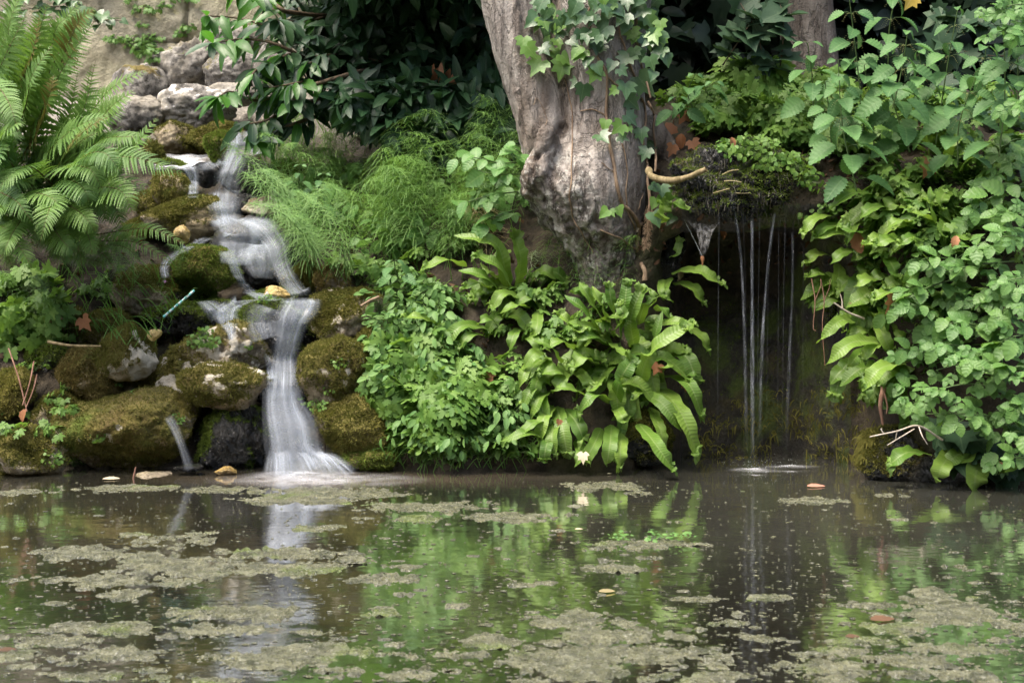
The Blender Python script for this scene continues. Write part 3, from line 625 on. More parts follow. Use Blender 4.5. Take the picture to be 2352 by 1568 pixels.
# ------------------------------------------------------------------ the tree
def loft(pts, D0, dfac, m=40, nr_=120):
    """rings from (py, left px, right px)"""
    a = np.asarray(pts, float); c = curve(np.column_stack([a, np.zeros(len(a))]), nr_); mb = []
    for py, l, r, _ in c:
        D = D0; cx = (l + r) / 2; rr = (r - l) / 2 * D / F; ctr = P(cx, py, D)
        t = np.linspace(0, 2 * math.pi, m, endpoint=False)
        mb.append(np.stack([ctr[0] + rr * np.cos(t), ctr[1] + rr * dfac * np.sin(t), np.full(m, ctr[2])], 1))
    return np.array(mb)
def build_tree():
    L1 = [(-900, 880, 1010), (-600, 940, 1075), (-300, 1010, 1145), (-120, 1062, 1198), (0, 1097, 1232), (100, 1122, 1262), (200, 1158, 1292), (300, 1188, 1315), (380, 1203, 1340), (450, 1215, 1370), (520, 1262, 1390), (580, 1310, 1400)]
    L2 = [(-900, 1290, 1640), (-500, 1250, 1600), (-200, 1245, 1550), (0, 1262, 1502), (100, 1270, 1484), (200, 1288, 1478), (290, 1288, 1486), (350, 1250, 1485), (400, 1215, 1482), (440, 1199, 1480), (480, 1222, 1478), (520, 1255, 1476), (560, 1296, 1474), (600, 1322, 1470), (650, 1336, 1466), (720, 1340, 1475), (800, 1320, 1500)]
    bm = bmesh.new()
    for pts, D0, df in ((L1, 5.32, .85), (L2, 5.34, .98)):
        v = loft(pts, D0, df); n, m, _ = v.shape
        vs = [bm.verts.new(p) for p in v.reshape(-1, 3)]
        for f in grid(n, m, True): bm.faces.new([vs[i] for i in f])
        bm.faces.new(vs[:m]); bm.faces.new(vs[-m:][::-1])
    for pts, rads in (([(1440, 230, 5.4), (1490, 290, 5.42), (1540, 355, 5.4), (1580, 430, 5.36)], [22, 27, 26, 16]), ([(1270, 300, 5.2), (1230, 400, 5.2), (1215, 455, 5.22)], [24, 34, 14]),
                      ):
        c = curve([P(*q) for q in pts], 14); rr = np.interp(np.linspace(0, 1, 14), np.linspace(0, 1, len(rads)), rads) * 5.2 / F
        t2 = MB(); tube(t2, c, rr, 14); vs = [bm.verts.new(p) for p in t2.V[0]]
        for f in t2.L[0].reshape(-1, 4): bm.faces.new([vs[i] for i in f])
        bm.faces.new(vs[:14]); bm.faces.new(vs[-14:][::-1])
    bmesh.ops.recalc_face_normals(bm, faces=bm.faces)
    me = bpy.data.meshes.new('tmp'); bm.to_mesh(me); bm.free(); o = link('tmp', me)
    md = o.modifiers.new('r', 'REMESH'); md.mode = 'VOXEL'; md.voxel_size = .0075
    sm = o.modifiers.new('s', 'SMOOTH'); sm.factor = .5; sm.iterations = 8
    dg = bpy.context.evaluated_depsgraph_get(); m2 = bpy.data.meshes.new_from_object(o.evaluated_get(dg)); bpy.data.objects.remove(o)
    n = len(m2.vertices); V = np.zeros(n * 3); m2.vertices.foreach_get('co', V); V = V.reshape(-1, 3)
    N_ = np.zeros(n * 3); m2.vertices.foreach_get('normal', N_); N_ = N_.reshape(-1, 3)
    Fq = np.zeros(len(m2.loops), int); m2.loops.foreach_get('vertex_index', Fq); Fq = Fq.reshape(-1, 4); bpy.data.meshes.remove(m2)
    px = V[:, 0] / V[:, 1] * F + 1176; py = HZ - (V[:, 2] - H) / V[:, 1] * F
    sst = lambda a, lo, hi: np.clip((a - lo) / (hi - lo), 0, 1)
    rough = np.clip(sst(py, 310, 400) * (1 - sst(px - (py - 350) * .25, 1310, 1370)) + sst(py, 480, 560) * .9, 0, 1)
    dsp = fbm(V * np.array((7, 7, 2.4)), 4, 1) * .012
    flake = np.round(fbm(V * np.array((26, 26, 18)), 3, 4) * 3) / 3
    dsp += rough * (flake * .011 + fbm(V * 55, 3, 8) * .006) + (1 - rough) * fbm(V * np.array((60, 60, 7)), 3, 2) * .0024
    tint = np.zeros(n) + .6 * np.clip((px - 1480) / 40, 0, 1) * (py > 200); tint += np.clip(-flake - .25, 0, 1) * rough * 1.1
    for kx_, ky_, kr in ((1247, 303, 26), (1422, 532, 34)):      # the two healed knots
        q = np.hypot((px - kx_) / kr, (py - ky_) / (kr * .85)); g = np.exp(-q ** 2 * .9); front = V[:, 1] < 5.32
        dsp += np.where(front, g * .016 + np.cos(q * 14 + 1.5 * noise(V * 30)) * .0035 * np.exp(-q ** 2 * .8), 0); tint += np.where(front, .55 * np.exp(-q ** 2 * 1.1) + .35 * np.exp(-((q - .95) / .12) ** 2), 0)
    # torn bark ridge down the left stem, crack under the fork
    for pts, wd, dep, side in (([(1180, -20), (1190, 60), (1192, 130), (1187, 210), (1195, 300), (1203, 370)], 6, .014, 1), ([(1099, 20), (1112, 100), (1140, 180), (1185, 300)], 6, .012, 1), ([(1290, 160), (1300, 250), (1312, 320), (1305, 450), (1330, 540), (1350, 600)], 4, .006, 1), ([(1292, 290), (1268, 335), (1225, 365)], 11, -.024, 0), ([(1300, 500), (1340, 550), (1420, 575)], 9, -.016, 0)):
        c = curve(pts, 120); c = c + np.column_stack([noise(np.column_stack([c[:, 1] * .06, c[:, 0] * 0, c[:, 0] * 0]), 3) * 7, np.zeros(120)])
        q = np.min(np.hypot(px[:, None] - c[None, :, 0], py[:, None] - c[None, :, 1]), 1) if n < 30000 else np.concatenate([np.min(np.hypot(px[a:a + 20000, None] - c[None, :, 0], py[a:a + 20000, None] - c[None, :, 1]), 1) for a in range(0, n, 20000)])
        g = np.where(V[:, 1] < 5.38, np.exp(-(q / wd) ** 2), 0) * (.55 + .6 * noise(V * 34, 7)); dsp += g * dep; tint += np.clip(g, 0, 1) * (.75 if not side else .4)
    V = V + N_ * dsp[:, None]
    t = thing('tree', 'leaning twin stemmed tree with smooth grey bark growing above the grotto', 'tree', tuple(P(1400, 700, 5.3)))
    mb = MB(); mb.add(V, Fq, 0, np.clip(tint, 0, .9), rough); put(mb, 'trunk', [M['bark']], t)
    return t, V, Fq
tree, TRV, TRF = build_tree()
tv = np.array([(TRV[f].mean(0)) for f in TRF[::1]])
trunkbvh = BVHTree.FromPolygons([tuple(v) for v in TRV], [tuple(f) for f in TRF])
def bark(px, py, D=5.2):
    p, n, D2 = ray(trunkbvh, px, py)
    return (p, n) if p is not None else (P(px, py, D), np.array((0., -1, .2)))
# second trunk at the back right, shade darkened into its bark tint
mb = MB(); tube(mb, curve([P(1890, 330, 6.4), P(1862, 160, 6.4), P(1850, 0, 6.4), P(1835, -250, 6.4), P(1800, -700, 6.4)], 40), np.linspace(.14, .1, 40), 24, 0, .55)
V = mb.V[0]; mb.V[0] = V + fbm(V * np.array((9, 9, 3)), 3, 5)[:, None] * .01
t2 = thing('tree', 'brown tree trunk behind the nettles, its bark darkened as deep shade', 'tree', tuple(P(1890, 330, 6.4))); put(mb, 'trunk', [M['bark']], t2)
# crowns of the two trees, above the view: they shade the slope behind
def crown(parent, c, r, n, seed, gap=.35):
    rs = np.random.RandomState(seed); mb = MB(); pr = proto_ovate(.34, 3, 0, .3, .2); cl = unit(rs.normal(size=(60, 3))) * rs.uniform(.35, .95, 60)[:, None]
    for i in range(n):
        q = cl[rs.randint(60)] * np.array(r) + rs.normal(size=3) * .22 + c
        if q[1] < 5.75 + .3 * max(0, 2.6 - q[2]) or q[2] < 2.25: continue
        pr.put(mb, q, unit(rs.normal(size=3) + np.array((0, 0, -.4))), unit(rs.normal(size=3) * .6 + np.array((0, 0, 1))), rs.uniform(.14, .24), rs.rand())
    put(mb, 'crown', [M['bramble']], parent)
crown(tree, np.array((.35, 7.6, 3.6)), (2.0, 2.2, 1.3), 7000, 5)
crown(t2, np.array((2.2, 8.0, 3.5)), (2.2, 2.4, 1.3), 7500, 6)
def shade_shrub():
    t = thing('shrub', 'evergreen mass darkened as deep shade between and behind the trunks', 'shrub', tuple(P(1650, 250, 7.2))); mf = MB(); pr = [proto_ovate(.26, 4, 0, .3, .3), proto_ivy(0)]
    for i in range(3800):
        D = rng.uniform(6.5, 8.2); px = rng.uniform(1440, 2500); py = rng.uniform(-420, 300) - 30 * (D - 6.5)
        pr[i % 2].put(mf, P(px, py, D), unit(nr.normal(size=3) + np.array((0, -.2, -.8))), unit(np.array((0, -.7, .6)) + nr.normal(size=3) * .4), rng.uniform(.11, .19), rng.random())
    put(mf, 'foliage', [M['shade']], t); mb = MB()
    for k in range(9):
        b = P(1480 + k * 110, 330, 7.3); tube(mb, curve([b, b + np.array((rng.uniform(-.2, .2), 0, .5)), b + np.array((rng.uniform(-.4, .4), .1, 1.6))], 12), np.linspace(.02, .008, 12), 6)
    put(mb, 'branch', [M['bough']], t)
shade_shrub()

# ------------------------------------------------------------------ ivy on the trunk
def C6(x, y): return (976 + x * .4027, y * .4027)
def build_ivy():
    t = thing('ivy_vine', 'ivy with woody brown stems climbing the front of the leaning tree', 'ivy', tuple(bark(1470, 640)[0]))
    vines = [([(960, 180), (975, 300), (1040, 430), (1035, 560), (1040, 700), (1060, 850), (1085, 1000), (1110, 1140), (1160, 1200), (1210, 1270), (1212, 1340), (1205, 1440), (1250, 1540), (1255, 1600)], 9, 17),
             ([(940, 160), (930, 80), (960, -20), (940, -120)], 8, 7), ([(1230, 560), (1255, 640), (1245, 760), (1240, 850), (1268, 950), (1272, 1060), (1283, 1180), (1255, 1250), (1215, 1290)], 8, 11),
             ([(1270, 580), (1300, 640), (1305, 740), (1320, 900), (1310, 980)], 7, 9), ([(1130, 0), (1125, 80), (1110, 180), (1140, 280), (1170, 380), (1240, 520)], 6, 8),
             ([(1120, 820), (1150, 950), (1145, 1080), (1150, 1190), (1195, 1310)], 4, 5), ([(1030, 660), (960, 625), (890, 635)], 4, 4), ([(1040, 440), (1100, 490), (1170, 520)], 5, 6),
             ([(800, 450), (830, 560), (845, 700), (838, 900), (835, 1050), (825, 1130), (850, 1240), (900, 1340), (960, 1440)], 4, 5), ([(1000, 1310), (1100, 1350), (1200, 1420)], 5, 5), ([(1200, 100), (1210, 260), (1240, 400), (1290, 560)], 6, 8), ([(1275, 1190), (1270, 1300), (1262, 1420)], 6, 4), ([(620, 600), (640, 560), (690, 660), (690, 720)], 2, 2), ([(1005, 930), (1080, 990)], 3, 3), ([(1240, 1100), (1210, 1200)], 3, 3)]
    for pts, r0, r1 in vines:
        n = max(12, len(pts) * 5); c = curve([C6(*p) for p in pts], n); q = []
        for i, (a, b) in enumerate(c):
            p, nn = bark(a + 1.2 * math.sin(i * .9), b); q.append(p + nn * .004)
        q = np.array(q); q[1:-1] = (q[:-2] + q[1:-1] * 2 + q[2:]) / 4
        rr = np.linspace(r0, r1, n) * .4027 * 5.2 / F * .85 * (1 + .15 * noise(np.column_stack([np.arange(n) * .7, np.zeros(n), np.zeros(n)]), 5))
        mb = MB(); tube(mb, q, rr, 8, 0, .3); put(mb, 'stem', [M['vine']], t)
    # hair roots on the low stem
    mb = MB()
    for i in range(260):
        k = rng.random(); a, b = C6(1285 - 25 * k, 1180 + 230 * k); p, nn = bark(a, b); d_ = unit(nr.normal(size=3) + np.array((0, -.6, -.2)))
        tube(mb, np.array([p, p + d_ * .012, p + d_ * .02 + np.array((0, 0, -.006))]), .0007, 3, 0, 0)
    put(mb, 'hair_root', [M['vine']], t)
    prot = [proto_ivy(0), proto_ivy(1), proto_ivy(2)]; spots = []
    poly = [(560, 0, 700), (640, 60, 900), (700, 130, 1000), (560, 250, 560), (900, 150, 1080)]
    big = [(1240, 490, 155, 0), (1140, 520, 110, 0), (640, 385, 120, 1), (780, 400, 130, 1), (600, 300, 100, 1), (560, 250, 90, 1), (700, 270, 95, 1), (760, 250, 80, 1), (620, 120, 120, 0), (730, 150, 85, 0), (740, 60, 90, 1), (830, 130, 110, 0), (850, 60, 100, 0), (860, 20, 90, 0), (1010, 180, 115, 0), (1040, 80, 100, 0), (920, 220, 90, 0), (900, 110, 100, 0), (900, 525, 105, 0), (960, 440, 95, 1), (860, 480, 80, 0), (920, 360, 80, 0), (980, 400, 80, 0), (880, 320, 100, 1), (800, 340, 100, 1),
           (1140, 350, 110, 0), (1060, 380, 80, 0), (1070, 530, 60, 1), (1180, 590, 100, 0), (1170, 680, 95, 0), (1230, 770, 90, 0), (1290, 820, 80, 0), (1250, 880, 90, 0), (1010, 790, 95, 0), (1120, 790, 70, 0), (1025, 715, 75, 1), (1095, 740, 90, 1), (1165, 740, 45, 1), (1020, 1215, 75, 1), (1105, 1200, 70, 1), (1065, 1215, 50, 1), (1300, 220, 100, 1), (1330, 310, 100, 0), (1280, 370, 90, 0), (1370, 350, 80, 0), (1340, 150, 80, 1), (1230, 80, 100, 0), (1190, 220, 70, 1), (1250, 150, 85, 0), (1220, 320, 80, 0), (1150, 130, 70, 1), (1150, 20, 90, 0), (1060, 20, 90, 0), (960, 20, 90, 0), (660, 40, 100, 0), (720, 0, 90, 0), (1290, 440, 70, 0), (1120, 420, 70, 0), (1350, 240, 70, 1), (840, 250, 80, 0), (680, 200, 70, 0), (740, 320, 80, 1),
           (1340, 1090, 85, 0), (1370, 1150, 110, 1), (1300, 1160, 70, 1), (1450, 1150, 95, 1), (1310, 1240, 100, 0), (1400, 1250, 70, 0), (1300, 1070, 60, 0), (1100, 90, 80, 0), (1210, 20, 80, 0), (790, 90, 80, 0), (770, 200, 80, 0), (1010, 280, 60, 0), (1240, 240, 80, 0)]
    for i in range(40): big.append((rng.uniform(620, 1330), rng.uniform(-60, 330), rng.uniform(70, 105), int(rng.random() < .25)))
    mesh = {}
    for x, y, s, yg in big:
        a, b = C6(x, y); p, nn = bark(a, b, 5.16); sz = s * .4027 * 5.2 / F * .98
        v = rng.randrange(3); key = (v, yg)
        if key not in mesh:
            m_ = MB(); prot[v].put(m_, (0, 0, 0), (0, 1, 0), (0, 0, 1), 1., .5); mesh[key] = m_.mesh('ivy_leaf', [M['ivy_young' if yg else 'ivy']])
        out = rng.uniform(.01, .07); dr = unit(np.array((rng.uniform(-.8, .8), rng.uniform(-.5, .1), rng.uniform(-1, -.3)))); nr_ = unit(np.array((rng.uniform(-.45, .45), -1, rng.uniform(.1, .8))))
        o = link('leaf', mesh[key], t); base = p + np.array((0, -out, 0)) - dr * sz * .35
        o.matrix_basis = mat4(dr, nr_, base - loc_of(t), sz)
    # the bare branch that reaches over the lip
    q = curve([P(*C6(1275, 970), 5.12), P(*C6(1300, 1010), 5.08), P(*C6(1400, 1030), 5.03), P(*C6(1500, 1010), 4.99), P(*C6(1605, 965), 4.96)], 30)
    mb = MB(); tube(mb, q, np.linspace(.013, .0095, 30) * (1 + .2 * noise(q * 60)), 10); tag(put(mb, 'root', [M['root']]), 'bare curved root reaching from the tree over the dripping lip', 'root')
build_ivy()
# ------------------------------------------------------------------ falling water
def fall(pts, label, mat='fall', lift=.03, sag=.35, dens=1., fade=(.06, .06), k=8, n=60, name='waterfall', cat='waterfall', parent=None, nom=.0, layers=2):
    """pts: (px, py, half width px[, depth]); without a depth the sheet follows the rocks"""
    q = curve([(a[0], a[1], a[2]) for a in pts], n)
    if len(pts[0]) > 3: D = curve([(a[3], 0, 0) for a in pts], n)[:, 0]
    else:
        D = np.array([min(surf(a + o * w_, b)[2] for o in (-.6, -.3, 0, .3, .6)) for a, b, w_ in q])
        for _ in range(10): D[1:-1] = (D[:-2] + 2 * D[1:-1] + D[2:]) / 4
        D = np.minimum(D - lift, 9)
        for i in range(1, n): D[i] = min(D[i], D[i - 1] + .01) if q[i, 1] > q[i - 1, 1] else D[i]
    c = np.array([P(a, b, d_) for (a, b, _), d_ in zip(q, D)]); hw = q[:, 2] * D / F
    L = np.concatenate([[0], np.cumsum(np.linalg.norm(np.diff(c, axis=0), axis=1))]); s = np.linspace(-1, 1, 2 * k + 1); mb = MB()
    tt = np.linspace(0, 1, n); den = dens * np.clip(tt / max(fade[0], 1e-3), 0, 1) * np.clip((1 - tt) / max(fade[1], 1e-3), 0, 1)
    for ly in range(layers):
        tg = unit(np.gradient(c, axis=0)); side = np.array((1., 0, 0)) - tg * tg[:, :1]; side = unit(side)
        V = c[:, None] + side[:, None] * (s[None] * hw[:, None])[..., None] * (1 - .16 * ly)
        V[..., 1] += (s[None] ** 2) * hw[:, None] * sag - .012 * ly + noise(np.stack([np.tile(s * 4, (n, 1)), np.tile(L[:, None] * 2, (1, 2 * k + 1)), np.full((n, 2 * k + 1), ly)], -1), 3) * hw[:, None] * .12
        mb.add(V.reshape(-1, 3), grid(n, 2 * k + 1), 0, np.repeat(den, 2 * k + 1) * (1 if ly == 0 else .7), np.tile(s, n), np.repeat(L + ly * 3.7, 2 * k + 1))
    o = put(mb, name, [M[mat]], parent)
    if label: tag(o, label, cat)
    return o
casc = thing('waterfall', 'silky white cascade running down between mossy boulders into the pond', 'waterfall', tuple(P(690, 1088, 4.95)))
fall([(552, 300, 34), (552, 330, 40), (538, 365, 36), (520, 410, 34), (510, 450, 46), (516, 490, 40), (524, 520, 44)], None, parent=casc, name='upper_fall', dens=.8)
fall([(575, 298, 22), (585, 330, 24), (590, 356, 20)], None, 'veil', parent=casc, name='side_veil')
fall([(425, 378, 20), (440, 395, 18), (444, 425, 14), (442, 455, 14)], None, parent=casc, name='pool_spill', dens=.8)
fall([(455, 388, 12), (490, 378, 22), (530, 372, 30)], None, 'veil', parent=casc, name='side_veil', dens=.6)
fall([(505, 500, 40), (535, 512, 60), (560, 530, 72), (552, 570, 76), (545, 610, 60)], None, 'fall', parent=casc, name='fan', dens=.62)
fall([(560, 505, 30), (600, 520, 36), (632, 560, 34), (645, 605, 26), (662, 645, 26), (690, 682, 34)], None, 'fall', parent=casc, name='right_arc', dens=.85)
fall([(590, 560, 60), (600, 600, 56), (600, 640, 30)], None, 'veil', parent=casc, name='middle_veil', dens=.8)
fall([(480, 545, 18), (440, 565, 18), (395, 590, 16), (378, 612, 14), (380, 640, 12)], None, 'veil', parent=casc, name='left_thread', dens=.9)
fall([(530, 590, 16), (545, 630, 14), (560, 658, 16), (590, 676, 26), (640, 690, 30)], None, 'fall', parent=casc, name='middle_thread', dens=.9)
fall([(640, 688, 22), (580, 690, 22), (530, 705, 34), (520, 730, 34), (530, 760, 14), (532, 785, 9)], None, 'fall', parent=casc, name='left_spill', dens=.75)
fall([(470, 690, 26), (500, 715, 34), (520, 735, 26)], None, 'veil', parent=casc, name='left_veil', dens=.8)
fall([(690, 682, 46), (690, 700, 52), (672, 730, 46), (662, 770, 38), (652, 820, 36), (648, 870, 44), (646, 915, 44)], None, 'fall', .05, .2, parent=casc, name='main_fall', dens=.7, k=14, fade=(.1, .04), layers=3)
fall([(620, 705, 40), (600, 735, 50), (610, 780, 46)], None, 'veil', parent=casc, name='boulder_veil', dens=.45)
fall([(722, 690, 18), (706, 715, 18), (694, 745, 14)], None, 'veil', parent=casc, name='right_thread', dens=.8)
fall([(650, 885, 52, 4.93), (648, 915, 52, 4.92), (652, 945, 58, 4.9), (664, 985, 70, 4.87), (672, 1030, 72, 4.85), (684, 1075, 84, 4.84), (690, 1093, 92, 4.83)], None, 'fall', sag=.3, parent=casc, name='foot_fall', dens=.7, k=16, fade=(.12, .14), layers=3)
fall([(613, 815, 8), (622, 860, 12), (622, 905, 14)], None, 'veil', parent=casc, name='left_veil', dens=.9)
fall([(385, 955, 13, 4.93), (402, 985, 13, 4.9), (416, 1020, 11, 4.87), (428, 1055, 13, 4.86), (436, 1080, 15, 4.86)], 'small glassy rill sliding between two mossy boulders at the left', 'veil', dens=.4, name='rill', cat='rill')
def flat(rings, name, mat, label, cat, zf, parent=None):
    """low sheet of water: outline of px,py with a common height function"""
    pass
mb = MB(); n = 26; q = []; al = []          # the top pool, a shallow sloping basin of flowing water
for i in range(n):
    for j in range(14):
        u, v = i / (n - 1) * 2 - 1, j / 13 * 2 - 1; q.append(P(418 + 68 * u, 372 + 18 * v + 1.5 * math.sin(i * .7 + j * .5), 6.34 - .16 * v)); al.append(1.1 * max(0, 1 - abs(u) ** 3) * max(0, 1 - v * v))
mb.add(np.array(q), grid(n, 14), 0, np.array(al)); put(mb, 'top_pool', [M['foam']], casc)
def foam(cx, py, wx, wy, label, dens, seed, D0=None, parent=None, dome=.03):
    D = D0 or DW(py); n, m = 14, 48; q = []; a = []
    for i in range(n):
        r = i / (n - 1)
        for j in range(m):
            t = 2 * math.pi * j / m; x = (cx - 1176) / F * D + wx / F * D * r * math.cos(t); y = D + wy * r * math.sin(t)
            q.append((x, y, .006 + dome * (1 - r) ** 1.3 * (1 + .3 * math.sin(5 * t + seed)))); a.append(dens * (1 - r) ** 1.3)
    mb = MB(); mb.add(np.array(q), grid(n, m, True), 0, np.array(a)); o = put(mb, 'foam', [M['foam']], parent)
    if label: tag(o, label, 'foam')
foam(690, 1088, 150, .17, None, .5, 1, 4.88, casc, .012)
foam(735, 1100, 270, .2, None, .45, 3, 4.8, casc, .002)
for k in range(15):                # frayed water leaping outwards at the foot
    x0 = rng.uniform(625, 745); dx = (x0 - 630) * rng.uniform(.3, .9) + rng.uniform(-12, 14); w0 = rng.uniform(7, 18); d0 = 4.85 - .004 * k
    fall([(x0, 1020 + rng.uniform(-10, 25), w0 * .6, d0), (x0 + dx * .5, 1050 + rng.uniform(-6, 10), w0, d0 - .02), (x0 + dx, 1092, w0 * 1.5, d0 - .05)], None, 'veil', 0, .3, rng.uniform(.5, .9), (.45, .25), 3, 16, 'foot_spray', 'spray', casc, layers=1)
JET = [  # px, py top -> px, py bottom, half width, density, words
 ([(1683, 470), (1692, 510), (1703, 600), (1710, 760), (1714, 930), (1716, 1055)], 5.2, .62, 'leftmost thick jet leaning right as it falls from the dripping lip'),
 ([(1728, 500), (1728, 650), (1729, 850), (1730, 1070)], 5.6, 1.0, 'brightest straight jet in the middle of the grotto'),
 ([(1780, 488), (1770, 560), (1758, 680), (1750, 830), (1745, 1040)], 5., .75, 'curved jet leaning left right of the brightest jet'),
 ([(1821, 530), (1821, 650), (1814, 820), (1806, 1050)], 4.5, .42, 'soft wide jet nearest the right side of the grotto'),
 ([(1652, 480), (1650, 700), (1648, 1045)], 2.2, .55, 'lone thin thread of water beside the cobweb'),
 ([(1745, 490), (1742, 700), (1738, 1050)], 1.6, .5, 'hair thin thread just right of the brightest jet'),
 ([(1770, 500), (1768, 560), (1764, 700), (1760, 1050)], 1.6, .4, 'hair thin thread behind the curved jet'),
 ([(1789, 500), (1788, 700), (1786, 1050)], 1.7, .42, 'hair thin thread between the curved jet and the wide jet'),
 ([(1804, 495), (1800, 700), (1797, 1050)], 1.9, .48, 'thin thread just left of the soft wide jet'),
 ([(1706, 485), (1712, 650), (1716, 1050)], 1.6, .4, 'hair thin thread just left of the brightest jet'),
 ([(1846, 560), (1845, 760), (1843, 1050)], 1.6, .34, 'faint thread farthest right in the grotto')]
for pts, hw_, dn, lb in JET: fall([(a, b, hw_ * (.8 if hw_ > 3 else .6) * (1 + .45 * (b > 800)), 4.99 + .02 * (i % 3) + .01 * i) for i, (a, b) in enumerate(pts)], lb, 'jet', 0, .5, dn * (1.1 if hw_ > 4 else .6), (.02, .35), 2, 40, 'water_jet', 'water jet', layers=1)
foam(1738, 1072, 75, .07, 'white splash ring where the brightest jet meets the pond', .45, 2, 5.02, None, .006)
foam(1815, 1062, 85, .05, 'faint splash where the right hand jets meet the pond', .32, 4, 5.1, None, .005)
mb = MB(); 
for i in range(110):
    c0 = rng.choice([1730, 1730, 1745, 1800, 1815, 1690, 1845]); px_ = c0 + rng.gauss(0, 24); py_ = 1074 - abs(rng.gauss(0, 13)); p = P(px_, py_, 5.03 + rng.uniform(-.06, .08)); s_ = rng.uniform(.0004, .0009)
    mb.add(p + s_ * np.array([(1, 0, -1), (-1, 0, -1), (0, 1, -1), (0, 0, 1.6)]), np.array([(0, 1, 3), (1, 2, 3), (2, 0, 3), (0, 2, 1)]))
tag(put(mb, 'spray', [M['strawwhite']]), 'fine droplets leaping above the splash in the grotto', 'spray', None, 'stuff')

# ------------------------------------------------------------------ floating algae
ap = {}
def mat_mesh(wx, wy, seed, green):
    m = int(max(18, min(110, wx * 260))); n = int(max(4, min(26, wy * 60 + 4))); t = np.linspace(0, 2 * math.pi, m, endpoint=False)
    cs = np.stack([np.cos(t), np.sin(t), t * 0], 1); big = min(1., wx / .25)
    rad = 1 + (.3 + .3 * big) * fbm(cs * (1.3 + 1.6 * big) + seed * 3.1, 3, seed) + .16 * big * noise(cs * (4 + 9 * big) + seed, seed + 2)
    rr = np.concatenate([[0.02], np.linspace(.1, .93, n), [1., 1.0]]); V = []
    for i, r in enumerate(rr):
        x = r * rad * np.cos(t) * wx; y = r * rad * np.sin(t) * wy; z = np.full(m, .0014) if i < len(rr) - 2 else np.full(m, .0007 if i == len(rr) - 2 else -.004)
        V.append(np.stack([x, y, z], 1))
    V = np.array(V); h = np.abs(fbm(V * np.array((22, 15, 0)) + seed, 4, seed, .6)); edge = np.clip((1 - rr) * 6, 0, 1)[:, None]
    V[..., 2] += h * .003 * edge * (.5 + .6 * big)
    mb = MB(); mb.add(V.reshape(-1, 3), grid(len(rr), m, True), 0, green); return mb
def sheet(wx, wy, seed, green):
    cx = max(.003, wx / 70); cy = max(.0045, wy / 40); nx, ny = int(2.7 * wx / cx) + 3, int(2.7 * wy / cy) + 3
    X, Y = np.meshgrid(np.linspace(-1.35 * wx, 1.35 * wx, nx), np.linspace(-1.35 * wy, 1.35 * wy, ny), indexing='ij'); Q = np.stack([X, Y, X * 0 + seed * 1.37], -1)
    f = 1 - np.hypot(X / wx, Y / wy) ** 1.6 + .95 * fbm(Q * np.array((10, 9, 1)), 3, seed) + .75 * fbm(Q * np.array((42, 34, 1)), 3, seed + 5, .65) + .06
    bump_ = np.abs(fbm(Q * np.array((60, 36, 1)), 3, seed + 9, .65))
    Z = np.clip((f - .28) * .01, -.005, .0018) + np.clip(f - .28, 0, .5) * bump_ * .009
    fc = grid(nx, ny); keep = (f.ravel()[fc] > .1).any(1); fc = fc[keep]
    if keep.sum() < 12 or f.max() < .45: return sheet(wx, wy, seed + 1000, green)
    u, inv = np.unique(fc, return_inverse=True); mb = MB()
    mb.add(np.stack([X, Y, Z], -1).reshape(-1, 3)[u], inv.reshape(fc.shape)[:, ::-1], 0, green); return mb
SH = [0]
def algae(px, py, wpx, hpx, seed, label, group, green):
    D = DW(py); wx = wpx / 2 * D / F; wy = max(hpx / 2 * D * D / (F * H) * (1 if wpx > 85 else .62), .005)
    big = wpx > 34
    o = (sheet(wx, wy, seed, green) if big else mat_mesh(wx, wy, seed, green)).build('algae_mat', [M['algae']]); o.location = P(px, py, D); o.rotation_euler[2] = rng.uniform(-.06, .06); tag(o, label, 'algae', group)
BIG = [(165, 1272, 190, 34, 'wide'), (395, 1243, 150, 42, 'silvery'), (430, 1292, 330, 40, 'broad'), (240, 1332, 350, 26, 'long'), (560, 1306, 420, 36, 'broad greenish'), (805, 1279, 100, 26, 'oval'), (300, 1366, 125, 26, 'flat'), (540, 1406, 260, 26, 'long green edged'), (165, 1440, 130, 22, 'rough'), (270, 1440, 130, 28, 'frothy'), (150, 1471, 160, 28, 'round ended'), (318, 1442, 100, 26, 'lumpy'), (38, 1506, 90, 24, 'pale'), (600, 1424, 90, 22, 'small'), (690, 1508, 340, 46, 'large green topped'), (900, 1500, 210, 34, 'ragged'), (1400, 1425, 300, 40, 'large tan'), (1240, 1512, 340, 54, 'large green hearted'), (1480, 1462, 200, 26, 'flat tan'), (1420, 1500, 330, 40, 'broad crusty'), (1590, 1505, 170, 34, 'blunt'), (1440, 1248, 200, 26, 'sprouting'), (1395, 1116, 230, 22, 'faint brown'), (700, 1138, 330, 34, 'wide olive'), (960, 1163, 300, 22, 'long olive'), (1180, 1186, 280, 20, 'narrow brown'), (2150, 1372, 200, 40, 'yellow green'), (2010, 1390, 230, 16, 'low'), (2200, 1412, 320, 36, 'widest tan'), (1960, 1510, 250, 30, 'green edged'), (2110, 1516, 190, 28, 'thick'), (2160, 1548, 180, 24, 'nearest'), (2310, 1432, 90, 34, 'dark green'), (1870, 1149, 130, 14, 'thin'), (1320, 1545, 300, 36, 'foremost tan'), (880, 1548, 240, 30, 'foremost brown'), (480, 1125, 260, 16, 'thin dark'), (250, 1120, 240, 12, 'thin green'), (60, 1130, 160, 14, 'grassy'), (1760, 1372, 120, 12, 'slender'), (1610, 1376, 110, 12, 'drifting'), (1050, 1500, 160, 26, 'mottled'), (640, 1270, 240, 20, 'green crested'), (860, 1135, 200, 14, 'speckled')]
